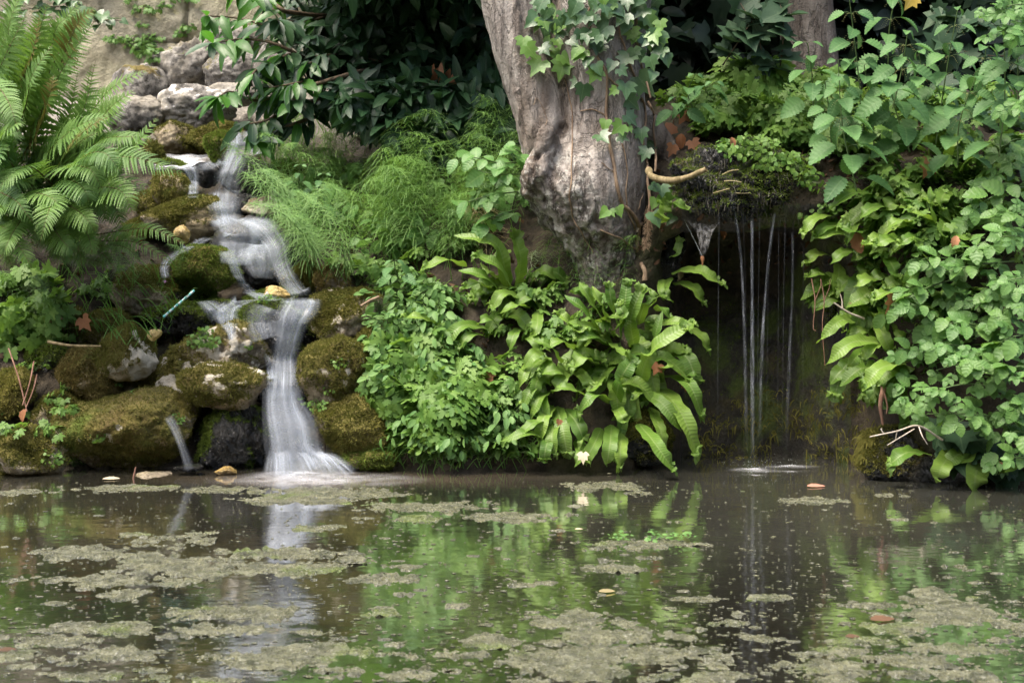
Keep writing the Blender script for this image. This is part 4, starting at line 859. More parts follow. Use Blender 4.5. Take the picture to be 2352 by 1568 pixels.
def where(px, py):
    h = 'far left' if px < 320 else 'left' if px < 700 else 'middle left' if px < 1050 else 'middle' if px < 1400 else 'middle right' if px < 1750 else 'right' if px < 2120 else 'far right'
    v = 'by the bank' if py < 1160 else 'in the back of the pond' if py < 1240 else 'halfway across the pond' if py < 1340 else 'in the nearer pond' if py < 1450 else 'in the foreground' if py < 1525 else 'at the bottom edge'
    return h, v
for i, (x, y, w_, h_, ad) in enumerate(BIG):
    h, v = where(x, y); algae(x, y, w_, h_, i + 1, f'{ad} algae mat floating {v}, {h} of the view', 'large algae mats on the pond', .15 + .8 * ('green' in ad or 'olive' in ad or 'sprout' in ad))
    for k in range(1 if w_ > 150 else 0):     # crumbs round the big mats
        algae(x + rng.uniform(-.6, .6) * w_, y + rng.uniform(-.7, .8) * h_, rng.uniform(.12, .3) * w_, rng.uniform(.2, .4) * h_, 100 + i * 3 + k, 'tan crumb of algae scum loosened beside a larger mat', 'algae crumbs beside the large mats', rng.random() * .7)
for i in range(62):
    y = rng.choice([rng.uniform(1190, 1330), rng.uniform(1400, 1566), rng.uniform(1440, 1566)]); x = rng.uniform(0, 2352)
    if 1550 < x < 2352 and y < 1340 or 900 < x < 1250 and 1230 < y < 1420: continue
    w_ = rng.uniform(60, 190) * (.55 + .5 * (y - 1100) / 460); h, v = where(x, y); algae(x, y, w_, w_ * rng.uniform(.12, .2), 700 + i, 'broken middling sheet of olive algae scum on the pond', 'middling algae sheets', .3 + .6 * rng.random())
k = 0; cn = 0
while cn < 178:
    k += 1; y = 1115 + (1566 - 1115) * rng.random() ** .75; x = rng.uniform(-20, 2370); g = (y - 590) / 978
    dn = .5 + .9 * noise(np.array((x * .004, y * .011, 2.)), 4) + .35 * (y > 1440) - .35 * (1600 < x < 2352 and y < 1330) - .2 * (700 < x < 1500 and 1340 < y < 1470)
    if rng.random() > dn: continue
    w_ = rng.choice([16, 20, 26, 32, 40, 55, 75]) * (.5 + .6 * g); algae(x, y, w_, w_ * rng.uniform(.1, .24) * (g * 1.3), 400 + cn, 'small tan patch of algae scum adrift on the pond', 'small algae patches adrift', rng.random() * .6); cn += 1
mb = MB()                          # duckweed crumbs and bubbles too many to count
for i in range(4600):
    y = 1105 + 461 * rng.random() ** .8; x = rng.uniform(-20, 2370); D = DW(y); p = P(x, y, D); r_ = rng.uniform(.0012, .0042) * rng.choice([.7, .8, 1.5, 2.2]); m_ = 6; a = np.linspace(0, 2 * math.pi, m_, endpoint=False) + rng.random()
    V = np.vstack([[0, 0, .0028], np.stack([r_ * np.cos(a), r_ * .8 * np.sin(a), np.full(m_, .0012)], 1)]) + np.array((p[0], p[1], 0))
    mb.add(V, np.array([(0, j + 1, (j + 1) % m_ + 1) for j in range(m_)]), 0, rng.random())
tag(put(mb, 'floating_specks', [M['algae']]), 'countless specks of scum and bubbles dotting the pond', 'scum', None, 'stuff')
for i, (x, y, w_) in enumerate(((1425, 1240, 60), (1560, 1241, 60), (1500, 1238, 40))):     # cress sprouting on a mat
    t = thing('cress', 'small bright cress sprouting on the algae mat in the middle right', 'cress', tuple(P(x, y, DW(y + 4))), 'cress sprouts on the algae'); mb = MB(); pr = proto_ovate(.5, 3, 0, .1, .1); o = np.array(t.location)
    for j in range(26): pr.put(mb, o + np.array((rng.gauss(0, w_ / 3.2 * o[1] / F), rng.gauss(0, .02), rng.uniform(.004, .02))), unit(nr.normal(size=3) * (1, 1, .2)), (nr.normal() * .3, -.3, 1), rng.uniform(.008, .015), rng.random())
    put(mb, 'foliage', [M['lime']], t)
# ------------------------------------------------------------------ tongue ferns
def tongue_frond(pts, wpx, parent, D, out=.14, crest=None, seed=0, mat='tongue'):
    n = 44; r = random.Random(seed); q = curve([(a, b, 0) for a, b in pts], n); t = np.linspace(0, 1, n)
    Dd = D - out * np.sin(t * 2.2) * 1.0
    c = np.array([P(a, b, d_) for (a, b, _), d_ in zip(q, Dd)]); hw = wpx / 2 * D / F
    crest = r.random() < .55 if crest is None else crest
    pr_ = hw * np.clip(t / .12, .12, 1) ** .7 * np.where(t > .72, np.clip((1 - t) / .28, 0, 1) ** (.75 if not crest else .35), 1) * (1.12 + .05 * np.sin(t * 31 + seed))
    if crest: pr_ = pr_ * (1 + .35 * np.clip((t - .86) / .1, 0, 1))
    pr_[-1] = .001
    dx = q[-1] - q[0]; n0 = unit(np.array((r.uniform(-.5, .5), -.75, .75 + .3 * r.random())))
    mb = MB(); ribbon(mb, c, pr_, n0, 3, .12 + .15 * r.random(), hw * .15, r.uniform(2.2, 3.4), r.uniform(0, 6), 0, r.random())
    if crest:            # ragged forked end
        tg = unit(c[-3] - c[-9]); sd = unit(np.cross(tg, n0))
        for a in (-1, -.35, .4, 1.1):
            b0 = c[-6] + sd * a * hw * .45; e = b0 + unit(tg + sd * a * .9 + nr.normal(size=3) * .35) * hw * r.uniform(1., 1.6)
            ribbon(mb, curve([b0, (b0 + e) / 2 + np.array((0, -.01, .01)), e], 7), hw * np.array([.3, .4, .45, .42, .3, .2, .02]), n0, 1, .3, hw * .25, 2, a, 0, r.random())
    return put(mb, 'frond', [M[mat]], parent)
def C1(x, y): return (861.3 + x * .4028, 488 + y * .4028)
def C5(x, y): return (1780 + x * .4211, 517 + y * .4211)
def C4(x, y): return (1722.6 + x * .3661, y * .3661)
def clump(name, label, base, D, lst, conv, wf, nfill, seed, fillr):
    t = thing('tongue_fern', label, 'fern', tuple(P(*base, D + .08)), 'strap leaved tongue ferns on the wet banks'); r = random.Random(seed)
    for i, f in enumerate(lst):
        pts = [conv(*p) for p in f[0]]; g = surf(*pts[0])[2]; d0 = min(max(g - .02, D - .3), D + .25)
        tongue_frond(pts, f[1] * wf * .9, t, d0, f[2] if len(f) > 2 else .13, None, seed * 100 + i)
    for i in range(nfill):
        a = r.uniform(0, 6.28); l = r.uniform(*fillr); bx, by = base[0] + r.gauss(0, fillr[1] * .32), base[1] + r.gauss(0, fillr[1] * .28); ex, ey = bx + l * math.cos(a), by + l * .7 * math.sin(a) + l * .35
        mx, my = (bx + ex) / 2, (by + ey) / 2 - l * r.uniform(.12, .35); tongue_frond([(bx, by), (mx, my), (ex, ey)], r.uniform(26, 38), t, min(surf(bx, by)[2] + .02, D + .2), r.uniform(.04, .09), None, seed * 100 + 60 + i)
B_ = [([(1395, 760), (1420, 560), (1440, 375)], 72, .1), ([(1480, 780), (1460, 600), (1535, 405)], 78, .1), ([(1320, 660), (1230, 500), (1165, 395)], 72), ([(1500, 990), (1590, 770), (1810, 630)], 90, .18), ([(1560, 670), (1690, 620), (1835, 640)], 60), ([(1720, 640), (1860, 700), (1905, 800)], 62), ([(1640, 800), (1780, 830), (1835, 1005)], 92), ([(1640, 930), (1790, 980), (1880, 1200)], 84, .2), ([(1620, 990), (1750, 1150), (1850, 1410)], 104, .2), ([(1520, 1035), (1640, 1090), (1750, 1250)], 74), ([(1505, 1205), (1600, 1320), (1720, 1495)], 92, .22), ([(1570, 1110), (1620, 1220), (1662, 1360)], 66), ([(1370, 1080), (1400, 950), (1485, 815)], 92), ([(1035, 1105), (1070, 1230), (1100, 1405)], 82), ([(1085, 1120), (1150, 1200), (1195, 1310)], 86), ([(1290, 1230), (1245, 1330), (1185, 1430)], 72), ([(1350, 1210), (1340, 1320), (1320, 1450)], 82), ([(1150, 1290), (1172, 1370), (1135, 1455)], 56), ([(1340, 1090), (1250, 1040), (1145, 1165)], 74), ([(1220, 1060), (1120, 1000), (1035, 990)], 66), ([(1150, 790), (1060, 730), (950, 780)], 66), ([(930, 980), (950, 1090), (972, 1210)], 86), ([(1010, 1300), (870, 1255), (715, 1305)], 62), ([(1260, 870), (1180, 820), (1128, 885)], 90), ([(1140, 890), (1200, 950), (1222, 1005)], 60), ([(1370, 1110), (1400, 1150), (1425, 1205)], 66), ([(1410, 1260), (1400, 1350), (1400, 1470)], 74), ([(1250, 640), (1340, 590), (1425, 600)], 55), ([(1000, 840), (920, 800), (840, 895)], 70), ([(1290, 930), (1260, 980), (1230, 1010)], 70), ([(900, 860), (860, 900), (820, 1010)], 66), ([(1330, 740), (1400, 790), (1450, 820)], 66), ([(1560, 1010), (1500, 1030), (1465, 1070)], 50), ([(1600, 940), (1650, 880), (1700, 870)], 55), ([(1310, 690), (1200, 640), (1150, 690)], 62), ([(1330, 750), (1240, 700), (1130, 720)], 62), ([(960, 820), (980, 900), (1000, 990)], 80), ([(1090, 880), (1060, 950), (1010, 1030)], 76), ([(1560, 800), (1590, 720), (1640, 560)], 60), ([(1600, 560), (1640, 540), (1690, 620)], 50), ([(1540, 560), (1600, 500), (1560, 430)], 45)]
B_ += [([(1330, 640), (1290, 520), (1240, 420)], 66), ([(1380, 640), (1350, 520), (1330, 400)], 60, .06), ([(1280, 690), (1200, 560), (1080, 470)], 66), ([(1500, 640), (1540, 520), (1590, 470)], 60), ([(1180, 760), (1120, 640), (1040, 560)], 64), ([(1240, 720), (1180, 640), (1090, 620)], 62), ([(1350, 700), (1420, 600), (1380, 520)], 60), ([(1060, 860), (1000, 760), (900, 730)], 66), ([(1120, 960), (1040, 900), (930, 920)], 66)]
B_ += [([(1000, 900), (930, 950), (900, 1080)], 66), ([(1010, 950), (900, 1000), (830, 1130)], 66), ([(1020, 1010), (940, 1060), (880, 1200)], 70), ([(1010, 1100), (960, 1180), (930, 1320)], 74), ([(1000, 1180), (900, 1200), (800, 1290)], 64), ([(1020, 1240), (980, 1320), (960, 1430)], 66), ([(980, 820), (900, 880), (860, 960)], 60), ([(1060, 1160), (1010, 1260), (1020, 1400)], 70)]
A_ = [([(760, 440), (690, 180), (450, 130)], 78), ([(790, 470), (710, 310), (560, 230)], 72), ([(740, 490), (620, 360), (475, 330)], 74), ([(800, 460), (830, 270), (790, 110)], 96, .08), ([(660, 450), (580, 395), (495, 440)], 62), ([(860, 500), (730, 460), (655, 570)], 70), ([(640, 660), (490, 650), (370, 790)], 74), ([(830, 660), (790, 700), (762, 800)], 62), ([(360, 640), (270, 595), (160, 590)], 54), ([(520, 310), (400, 270), (260, 325)], 66), ([(880, 550), (800, 525), (710, 575)], 56), ([(930, 560), (925, 640), (900, 715)], 66), ([(985, 620), (980, 720), (1003, 800)], 66), ([(700, 640), (640, 600), (580, 640)], 50), ([(850, 700), (900, 720), (950, 790)], 60), ([(620, 700), (540, 700), (470, 780)], 60)]
G_ = [([(1690, 345), (1850, 330), (1995, 420)], 74, .2), ([(1700, 400), (1820, 430), (1880, 530)], 62, .16), ([(1690, 370), (1650, 440), (1700, 515)], 56), ([(1640, 380), (1630, 430), (1645, 500)], 40), ([(1690, 250), (1720, 230), (1740, 150)], 50, .05), ([(1600, 60), (1640, 20), (1660, -60)], 80), ([(1660, -40), (1720, -60), (1790, -10)], 60)]
clump('b', 'big strap leaved fern clump hanging to the water beneath the tree trunk', (1425, 850), 5.08, B_, C1, .4028, 34, 2, (80, 160))
clump('a', 'smaller arching strap leaved fern left of the tree foot above the herbs', (1180, 680), 5.22, A_, C1, .4028, 16, 3, (50, 100))
clump('g', 'few glossy strap fronds sticking out over the left rim of the grotto', (1545, 625), 5.18, G_, C1, .4028, 0, 4, (40, 60))
R_ = [([(470, 530), (360, 520), (225, 645)], 64, .2), ([(610, 640), (420, 640), (275, 765)], 80, .2), ([(700, 750), (580, 780), (475, 895)], 96), ([(610, 640), (530, 660), (470, 745)], 64), ([(560, 830), (600, 870), (622, 935)], 66), ([(410, 30), (300, 40), (205, 75)], 62), ([(450, 140), (370, 150), (298, 215)], 64), ([(300, 165), (220, 155), (168, 215)], 64), ([(320, 290), (240, 255), (172, 285)], 56), ([(350, 210), (345, 310), (328, 395)], 74), ([(580, 300), (500, 290), (430, 340)], 76), ([(670, 365), (600, 365), (530, 405)], 76), ([(610, 170), (640, 220), (672, 285)], 76), ([(560, 510), (590, 600), (650, 720)], 70), ([(730, 80), (620, 75), (540, 115)], 72), ([(860, 215), (800, 150), (778, 85)], 56), ([(730, 190), (750, 260), (700, 350)], 70), ([(560, 430), (590, 480), (600, 540)], 66), ([(500, 540), (540, 480), (590, 560)], 60), ([(420, 620), (460, 600), (520, 560)], 50)]
S_ = [([(780, 1220), (630, 1215), (495, 1315)], 78), ([(1060, 1060), (930, 1130), (785, 1255)], 74), ([(510, 1350), (400, 1375), (325, 1480)], 76), ([(600, 1420), (480, 1420), (395, 1495)], 70), ([(1115, 990), (1130, 850), (1170, 735)], 66, .05), ([(1230, 1010), (1260, 920), (1310, 870)], 60), ([(1220, 1010), (1300, 965), (1395, 945)], 60), ([(1160, 1440), (1140, 1300), (1130, 1170)], 74), ([(1270, 1180), (1210, 1230), (1195, 1320)], 84), ([(870, 1290), (760, 1305), (685, 1370)], 84), ([(1140, 1410), (1080, 1340), (1005, 1320)], 84), ([(1230, 1370), (1215, 1420), (1200, 1490)], 84), ([(1000, 1400), (930, 1380), (850, 1440)], 76), ([(900, 1500), (800, 1490), (720, 1540)], 80), ([(1090, 1500), (1010, 1490), (930, 1540)], 76), ([(760, 1440), (660, 1450), (560, 1400)], 76), ([(1300, 1420), (1330, 1480), (1400, 1500)], 66), ([(970, 1010), (900, 990), (850, 1030)], 56), ([(1200, 1100), (1120, 1060), (1050, 1010)], 60), ([(700, 1380), (640, 1440), (600, 1530)], 70)]
W_ = [([(840, 1250), (720, 1240), (612, 1315)], 96), ([(1000, 1210), (920, 1300), (880, 1405)], 96, .18), ([(1160, 1260), (1100, 1340), (1085, 1490)], 122, .14), ([(1380, 1310), (1300, 1318), (1235, 1345)], 56), ([(1120, 1205), (1000, 1250), (900, 1340)], 88), ([(1040, 1200), (1060, 1260), (980, 1290)], 70)]
clump('r', 'pale green strap leaved fern hanging over the right rim of the grotto', (2000, 690), 5.0, R_, C5, .4211, 44, 5, (40, 120))
clump('r', 'yellow green strap leaved fern low on the wet jamb right of the grotto', (2020, 830), 4.95, [([(560, 720), (470, 700), (390, 790)], 66), ([(600, 800), (520, 860), (500, 950)], 66)], C5, .4211, 26, 8, (50, 120))
clump('s', 'strap leaved fern below the nettles at the upper right bank', (2080, 500), 5.08, S_, C4, .3661, 34, 6, (40, 110))
clump('w', 'broad strap fern dipping into the water at the right edge of the pond', (2210, 1040), 4.72, W_, C5, .4211, 4, 7, (40, 70))

# ------------------------------------------------------------------ feathery ferns at the left
def fern_frond(pts, W, parent, D, out, seed, npair=34, brown=False, t0=.1, flip=0.):
    r = random.Random(seed); n = 60; q = curve([(a, b, 0) for a, b in pts], n); t = np.linspace(0, 1, n); Dd = D - out * np.sin(t * 1.9)
    c = np.array([P(a, b, d_) for (a, b, _), d_ in zip(q, Dd)]); Wm = W * D / F
    n0 = unit(np.array((r.uniform(-.45, .45) + flip, -.8, .65))); tg, side, up = frames(c, n0)
    mb = MB(); tube(mb, c, np.linspace(.0032, .0008, n), 5, 1, .5); tn = .25 + .6 * r.random()
    for i in range(npair):
        u = t0 + (1 - t0) * (i / npair) ** .93; k = min(n - 1, int(u * (n - 1))); f = (u - t0) / (1 - t0)
        l = Wm * min(1, (f / .22) ** .6 + .12) * (1 - f) ** .72 * 1.15 + .003
        for sg in (-1, 1):
            m = 15; s = np.linspace(0, 1, m); dirv = unit(side[k] * sg * .92 + tg[k] * (.38 + .25 * f) + up[k] * .18)
            p = c[k] + dirv * (l * s)[:, None] + (-np.array((0, 0, 1.)) * (.30 * l) * (s ** 2)[:, None]) + tg[k] * (l * .12 * s ** 2)[:, None] + nr.normal(size=3) * .05 * l * (s ** 1.5)[:, None]
            wd = l * .11 * np.clip(1.05 - s, 0, 1) ** .75 * np.where(np.arange(m) % 2 == 0, .58, 1.25); wd[-1] = .0003; wd = np.minimum(wd, .015)
            ribbon(mb, p, wd, up[k] + nr.normal(size=3) * .15, 1, .25, 0, 1, 0, 2 if (brown and r.random() < .75 and f > .1) else 0, min(1, max(0, tn + r.gauss(0, .12))))
    return put(mb, 'frond', [M['fern'], M['rachis'], M['sori']], parent)
def C0(x, y): return (x * .3661, y * .3661)
def fern(label, base, D, lst, seed):
    t = thing('fern', label, 'fern', tuple(P(*base, D)), 'feathery ferns on the left bank')
    for i, f in enumerate(lst):
        fern_frond([C0(*p) for p in f[0]], f[1] * .235, t, D + (f[3] if len(f) > 3 else 0), f[2], seed * 100 + i, 34, len(f) > 4 and f[4])
        for k in range(3 if len(lst) > 6 else 1):
            jx, jy, s = rng.uniform(-140, 20), rng.uniform(-60, 120), rng.uniform(.8, 1.02); b = f[0][0]
            fern_frond([C0(b[0] + (p[0] - b[0]) * s + jx * (.4 + .6 * q), b[1] + (p[1] - b[1]) * s + jy * (.4 + .6 * q)) for q, p in zip((0, .4, .8, 1), f[0])], f[1] * .22, t, D + .12 + .1 * k + (f[3] if len(f) > 3 else 0), f[2] * .8, seed * 100 + 40 + i * 2 + k, 30)
FA = [([(140, 1230), (290, 970), (480, 800), (690, 715)], 330, .3, -.05), ([(380, 1290), (560, 1090), (800, 985), (1165, 1095)], 330, .34, -.1), ([(420, 1250), (640, 1080), (820, 940), (995, 730)], 300, .3), ([(180, 1150), (240, 760), (400, 420), (595, 130)], 300, .3, .1), ([(60, 900), (150, 560), (230, 250), (300, 20)], 300, .28, .15), ([(150, 900), (300, 480), (450, 200), (600, 40)], 260, .22, .3), ([(300, 1050), (560, 860), (690, 680), (845, 565)], 260, .28, .05), ([(350, 1000), (560, 720), (720, 540), (930, 440)], 230, .25, .15), ([(40, 800), (60, 420), (60, 160), (140, -60)], 300, .3, .1), ([(20, 1000), (150, 700), (200, 480), (330, 280)], 280, .3, -.05), ([(-80, 900), (-60, 600), (20, 380), (160, 100)], 300, .3, 0), ([(200, 1200), (380, 960), (520, 700), (600, 380)], 280, .3, .12), ([(60, 1100), (240, 820), (300, 640), (340, 470)], 260, .28, .02, True), ([(120, 900), (150, 500), (210, 320), (250, 90)], 200, .3, .1, True), ([(300, 1200), (420, 940), (560, 800), (690, 730)], 150, .36, -.12, True), ([(300, 620), (420, 300), (500, 130), (590, 60)], 200, .2, .2, True), ([(330, 1150), (600, 900), (760, 860), (960, 870)], 240, .28, 0)]
FB = [([(100, 1000), (0, 900), (-20, 980), (-60, 1100)], 230, .3, -.1), ([(150, 1150), (60, 1000), (40, 900), (-40, 800)], 230, .3, 0), ([(300, 1100), (420, 1050), (560, 1060), (640, 1180)], 230, .3, -.1), ([(250, 1300), (420, 1290), (520, 1350), (600, 1450)], 220, .3, -.1), ([(350, 1200), (500, 1000), (650, 960), (760, 1080)], 230, .34, -.1), ([(100, 1350), (60, 1300), (0, 1300), (-60, 1380)], 200, .3, -.1), ([(-60, 1180), (30, 1220), (110, 1270), (205, 1395)], 190, .3, -.12), ([(420, 1180), (350, 1240), (300, 1340), (255, 1510)], 210, .34, -.15), ([(330, 1160), (200, 1050), (90, 1080), (-20, 1190)], 260, .3, -.1), ([(280, 1200), (420, 1130), (520, 1180), (560, 1270)], 260, .3, -.1), ([(500, 1250), (620, 1180), (760, 1200), (830, 1330)], 260, .32, -.1), ([(-100, 480), (0, 560), (70, 680), (112, 830)], 190, .3, -.1), ([(200, 1300), (120, 1400), (60, 1500), (20, 1600)], 180, .3, -.1), ([(260, 1350), (340, 1440), (400, 1520), (470, 1580)], 190, .3, -.05), ([(420, 1350), (520, 1420), (560, 1500), (580, 1600)], 170, .28, -.05), ([(-40, 1050), (-20, 900), (60, 800), (150, 760)], 240, .3, -.1), ([(100, 1300), (160, 1220), (300, 1230), (420, 1330)], 230, .3, -.12), ([(-60, 1400), (40, 1440), (130, 1560), (200, 1680)], 200, .3, -.08)]
FC = [([(560, 1480), (760, 1450), (960, 1440), (1205, 1560)], 170, .26, 0), ([(480, 1620), (520, 1500), (570, 1400), (620, 1300)], 90, .15, .1), ([(600, 1560), (700, 1540), (800, 1560), (880, 1640)], 110, .15, .05), ([(400, 1560), (520, 1560), (620, 1540), (690, 1560)], 110, .15, .05)]
fern('tallest feathery fern with brown stalks filling the upper left of the view', (70, 560), 5.35, FA, 1)
fern('drooping bright feathery fern in front of the tallest one at the left', (60, 480), 5.2, FB, 2)
fern('small bright fern reaching its tip towards the mossy square boulder', (190, 560), 5.2, FC, 3)

# ------------------------------------------------------------------ laurel over the cascade
def C2(x, y): return (430.6 + x * .293, y * .293)
LB = [([(1800, 350), (1300, 240), (1050, 190), (870, 90)], 6.5, 0), ([(1400, 320), (1440, 130), (1560, -20)], 6.6, 0), ([(1000, 330), (690, 230), (430, 150), (150, 125)], 6.1, 1), ([(1100, 560), (700, 350), (430, 310), (200, 340)], 6.0, .6), ([(1350, 560), (900, 690), (560, 790), (340, 720), (235, 765)], 5.85, .9), ([(1250, 700), (820, 850), (600, 950), (400, 980)], 5.9, .6), ([(1950, 600), (1580, 500), (1340, 440)], 6.2, 0), ([(2050, 90), (1700, 60), (1300, 30), (1050, 70)], 6.4, 0), ([(2350, 420), (2000, 320), (1830, 320)], 6.2, 0), ([(2300, 110), (2050, 90), (1830, -10)], 6.4, 0), ([(1600, 200), (1300, 120), (1000, 20), (760, -70)], 6.5, .2), ([(760, 90), (600, -20), (400, -70)], 6.0, 1), ([(1500, 690), (1100, 600), (860, 650), (640, 690)], 6.0, .4), ([(1900, 760), (1700, 640), (1500, 640)], 6.4, 0), ([(900, 420), (760, 440), (640, 500)], 6.0, .3), ([(1050, 900), (760, 1000), (540, 1100)], 5.95, .5), ([(1700, 420), (1900, 540), (2050, 600)], 6.5, 0), ([(1500, 400), (1250, 420), (1000, 440)], 6.2, 0), ([(1300, 480), (1050, 470), (900, 520)], 6.1, 0.1), ([(2000, 230), (1700, 220), (1550, 330)], 6.6, 0), ([(2300, 260), (2150, 230), (2000, 430)], 6.5, 0), ([(1800, 150), (1500, 260), (1350, 330)], 6.5, 0), ([(1150, 120), (900, 170), (700, 160)], 6.2, .3), ([(1200, 760), (1000, 800), (820, 780)], 6.1, .3), ([(700, 560), (560, 540), (480, 620)], 5.95, .6), ([(1900, 20), (1600, -60), (1300, -60)], 6.5, 0), ([(2350, -20), (2150, -60), (1900, -80)], 6.5, 0), ([(1250, 620), (1500, 560), (1700, 640)], 6.2, 0), ([(1400, 150), (1150, 280), (980, 290)], 6.3, 0), ([(2100, 480), (1900, 470), (1750, 400)], 6.6, 0)]
def build_laurel():
    t = thing('laurel_shrub', 'dark glossy laurel spreading its branches over the top of the cascade', 'shrub', tuple(ground(1080, 330)[0])); trunk = loc_of(t) + np.array((0, .2, 0))
    pr = [proto_ovate(.165, 5, .05, .35, .25, .95), proto_ovate(.185, 5, .08, .15, .35, 1.), proto_ovate(.15, 5, .04, .5, .3, .9)]
    for bi, (pts, D, lit) in enumerate(LB):
        q = [C2(*p) for p in pts]; n = 26; c2 = curve([(a, b, 0) for a, b in q], n); c = np.array([P(a, b, D + .35 * (1 - i / (n - 1)) + .1 * math.sin(i * .3 + bi)) for i, (a, b, _) in enumerate(c2)])
        root = curve([trunk + np.array((0, 0, .1 * (bi % 5))), (trunk + c[0]) / 2 + np.array((0, .15, .25)), c[0]], 10); mb = MB(); full = np.vstack([root[:-1], c]); tube(mb, full, np.linspace(.014, .0022, len(full)), 6, 0, .5); br = put(mb, 'branch', [M['bough']], t)
        mf = MB(); tg = unit(np.gradient(c, axis=0)); L = np.linalg.norm(np.diff(c, axis=0), axis=1).sum(); nl = int(L / (.02 + .022 * (lit >= .5) + .016 * (lit >= .6))) + 5
        for i in range(nl):
            f = .08 + .92 * (i + rng.random() * .5) / nl; k = min(n - 1, int(f * (n - 1))); sd = unit(np.cross(tg[k], (0, -.4, 1))) * (1 if i % 2 else -1)
            dr = unit(tg[k] * rng.uniform(.35, .95) + sd * rng.uniform(.4, .9) + np.array((0, rng.uniform(-.3, .1), -rng.uniform(.1, .85)))); nn = unit(np.array((rng.uniform(-.4, .4), -.55, .75)) + nr.normal(size=3) * .2)
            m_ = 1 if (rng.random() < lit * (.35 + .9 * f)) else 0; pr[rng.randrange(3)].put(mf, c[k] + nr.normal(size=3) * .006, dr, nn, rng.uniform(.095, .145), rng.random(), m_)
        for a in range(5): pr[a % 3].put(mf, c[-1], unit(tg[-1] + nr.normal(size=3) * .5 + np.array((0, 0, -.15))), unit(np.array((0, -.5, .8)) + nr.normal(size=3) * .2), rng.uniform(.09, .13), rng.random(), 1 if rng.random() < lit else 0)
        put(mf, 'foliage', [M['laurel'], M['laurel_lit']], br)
    mf = MB()                   # the dark inside of the shrub
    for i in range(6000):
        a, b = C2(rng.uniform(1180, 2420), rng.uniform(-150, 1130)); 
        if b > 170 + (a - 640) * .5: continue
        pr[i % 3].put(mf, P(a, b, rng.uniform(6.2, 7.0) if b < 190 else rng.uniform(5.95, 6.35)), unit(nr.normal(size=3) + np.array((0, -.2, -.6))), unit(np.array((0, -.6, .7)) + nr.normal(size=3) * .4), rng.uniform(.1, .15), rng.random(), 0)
    for i in range(4200):       # unseen top of the shrub, added above the view to shade the ground
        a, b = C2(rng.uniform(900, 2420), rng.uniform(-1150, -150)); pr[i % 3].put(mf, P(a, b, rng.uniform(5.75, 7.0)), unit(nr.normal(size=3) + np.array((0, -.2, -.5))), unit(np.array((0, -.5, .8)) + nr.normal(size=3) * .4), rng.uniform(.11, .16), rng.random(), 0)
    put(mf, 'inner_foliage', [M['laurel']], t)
    mf = MB()
    for x, y in ((1990, 520), (2000, 590), (2010, 640), (2080, 610), (1930, 530), (2060, 570), (1960, 560), (2110, 630)): pr[0].put(mf, P(*C2(x, y - 30), 6.1), unit(nr.normal(size=3) * .3 + np.array((0, 0, -1))), unit(np.array((rng.uniform(-1, 1), -1, .2))), .085, rng.random(), 0)
    put(mf, 'withered_leaves', [M['dead']], t)
build_laurel()
# ------------------------------------------------------------------ horsetails
def horsetail_mesh(seed, h=.5, mat='horsetail'):
    r = random.Random(seed); mb = MB(); n = 22; b = r.uniform(.25, .6)
    c = curve([(0, 0, 0), (b * .12 * h, 0, h * .45), (b * .5 * h, r.uniform(-.1, .1) * h, h * .85), (b * 1.0 * h, r.uniform(-.1, .1), h * .98)], n); tube(mb, c, np.linspace(.0022, .0008, n), 4, 0, .4)
    nw = 15
    for i in range(nw):
        f = .22 + .76 * i / nw; k = int(f * (n - 1)); l = h * (.34 * (1 - f) ** .6 + .05)
        for j in range(9):
            a = j * .698 + i * .4 + r.uniform(-.2, .2); d_ = np.array((math.cos(a), math.sin(a), .55)); m = 6; s = np.linspace(0, 1, m); ll = l * r.uniform(.75, 1.15)
            p = c[k] + d_ * (ll * s)[:, None] + np.array((0, 0, -.75)) * (ll * s ** 2)[:, None]
            wd = np.linspace(.0014, .0008, m)[:, None]; sd = unit(np.cross(d_, (0.2, .3, 1)))
            V = np.stack([p - sd * wd, p + sd * wd], 1).reshape(-1, 3); mb.add(V, grid(m, 2), 0, r.random())
    return mb.mesh('horsetail', [M[mat]])
HT = [horsetail_mesh(k, .42 + .03 * k) for k in range(6)]
def scatter(meshes, name, label, cat, group, spots, lean=.5, smin=.8, smax=1.2, lift=0.):
    for i, (x, y, s) in enumerate(spots):
        p, n, D = surf(x, y); o = link(name, meshes[i % len(meshes)]); a = rng.uniform(0, 6.28)
        nn = unit(np.array((0, 0, 1.)) + lean * np.array((n[0] * .5, min(n[1], 0) * .8, 0)) + nr.normal(size=3) * .12)
        m = rot_to(np.cross(nn, (math.cos(a), math.sin(a), 0)), nn); sc = s * rng.uniform(smin, smax); m = m * sc
        o.matrix_basis = Matrix([list(m[k]) + [float(p[k] + n[k] * lift)] for k in range(3)] + [[0, 0, 0, 1]]); tag(o, label, cat, group)
sp = []
while len(sp) < 100:
    x = rng.uniform(610, 1215); y = rng.uniform(425, 660)
    if y < 360 + abs(x - 900) * .02 or x < 610 + max(0, y - 470) * .55 or (x > 1080 and y > 560): continue
    sp.append((x, y, rng.uniform(.5, .82)))
scatter(HT, 'horsetail', 'fine green feathery horsetail on the bank between cascade and tree', 'horsetail', 'horsetails on the middle bank', sp)
scatter(HT, 'horsetail', 'fine green horsetail drooping over the water beside the fan of the cascade', 'horsetail', 'horsetails hanging by the cascade', [(690, 560, .8), (705, 590, .8), (720, 610, .75), (700, 540, .8), (735, 600, .7), (690, 610, .6)], 1.6)
scatter(HT, 'horsetail', 'thin horsetail leaning against the foot of the tree trunk', 'horsetail', 'horsetails at the tree foot', [(1330, 690, .55), (1370, 690, .5), (1240, 640, .6), (1280, 660, .6), (1420, 690, .45)], .6)
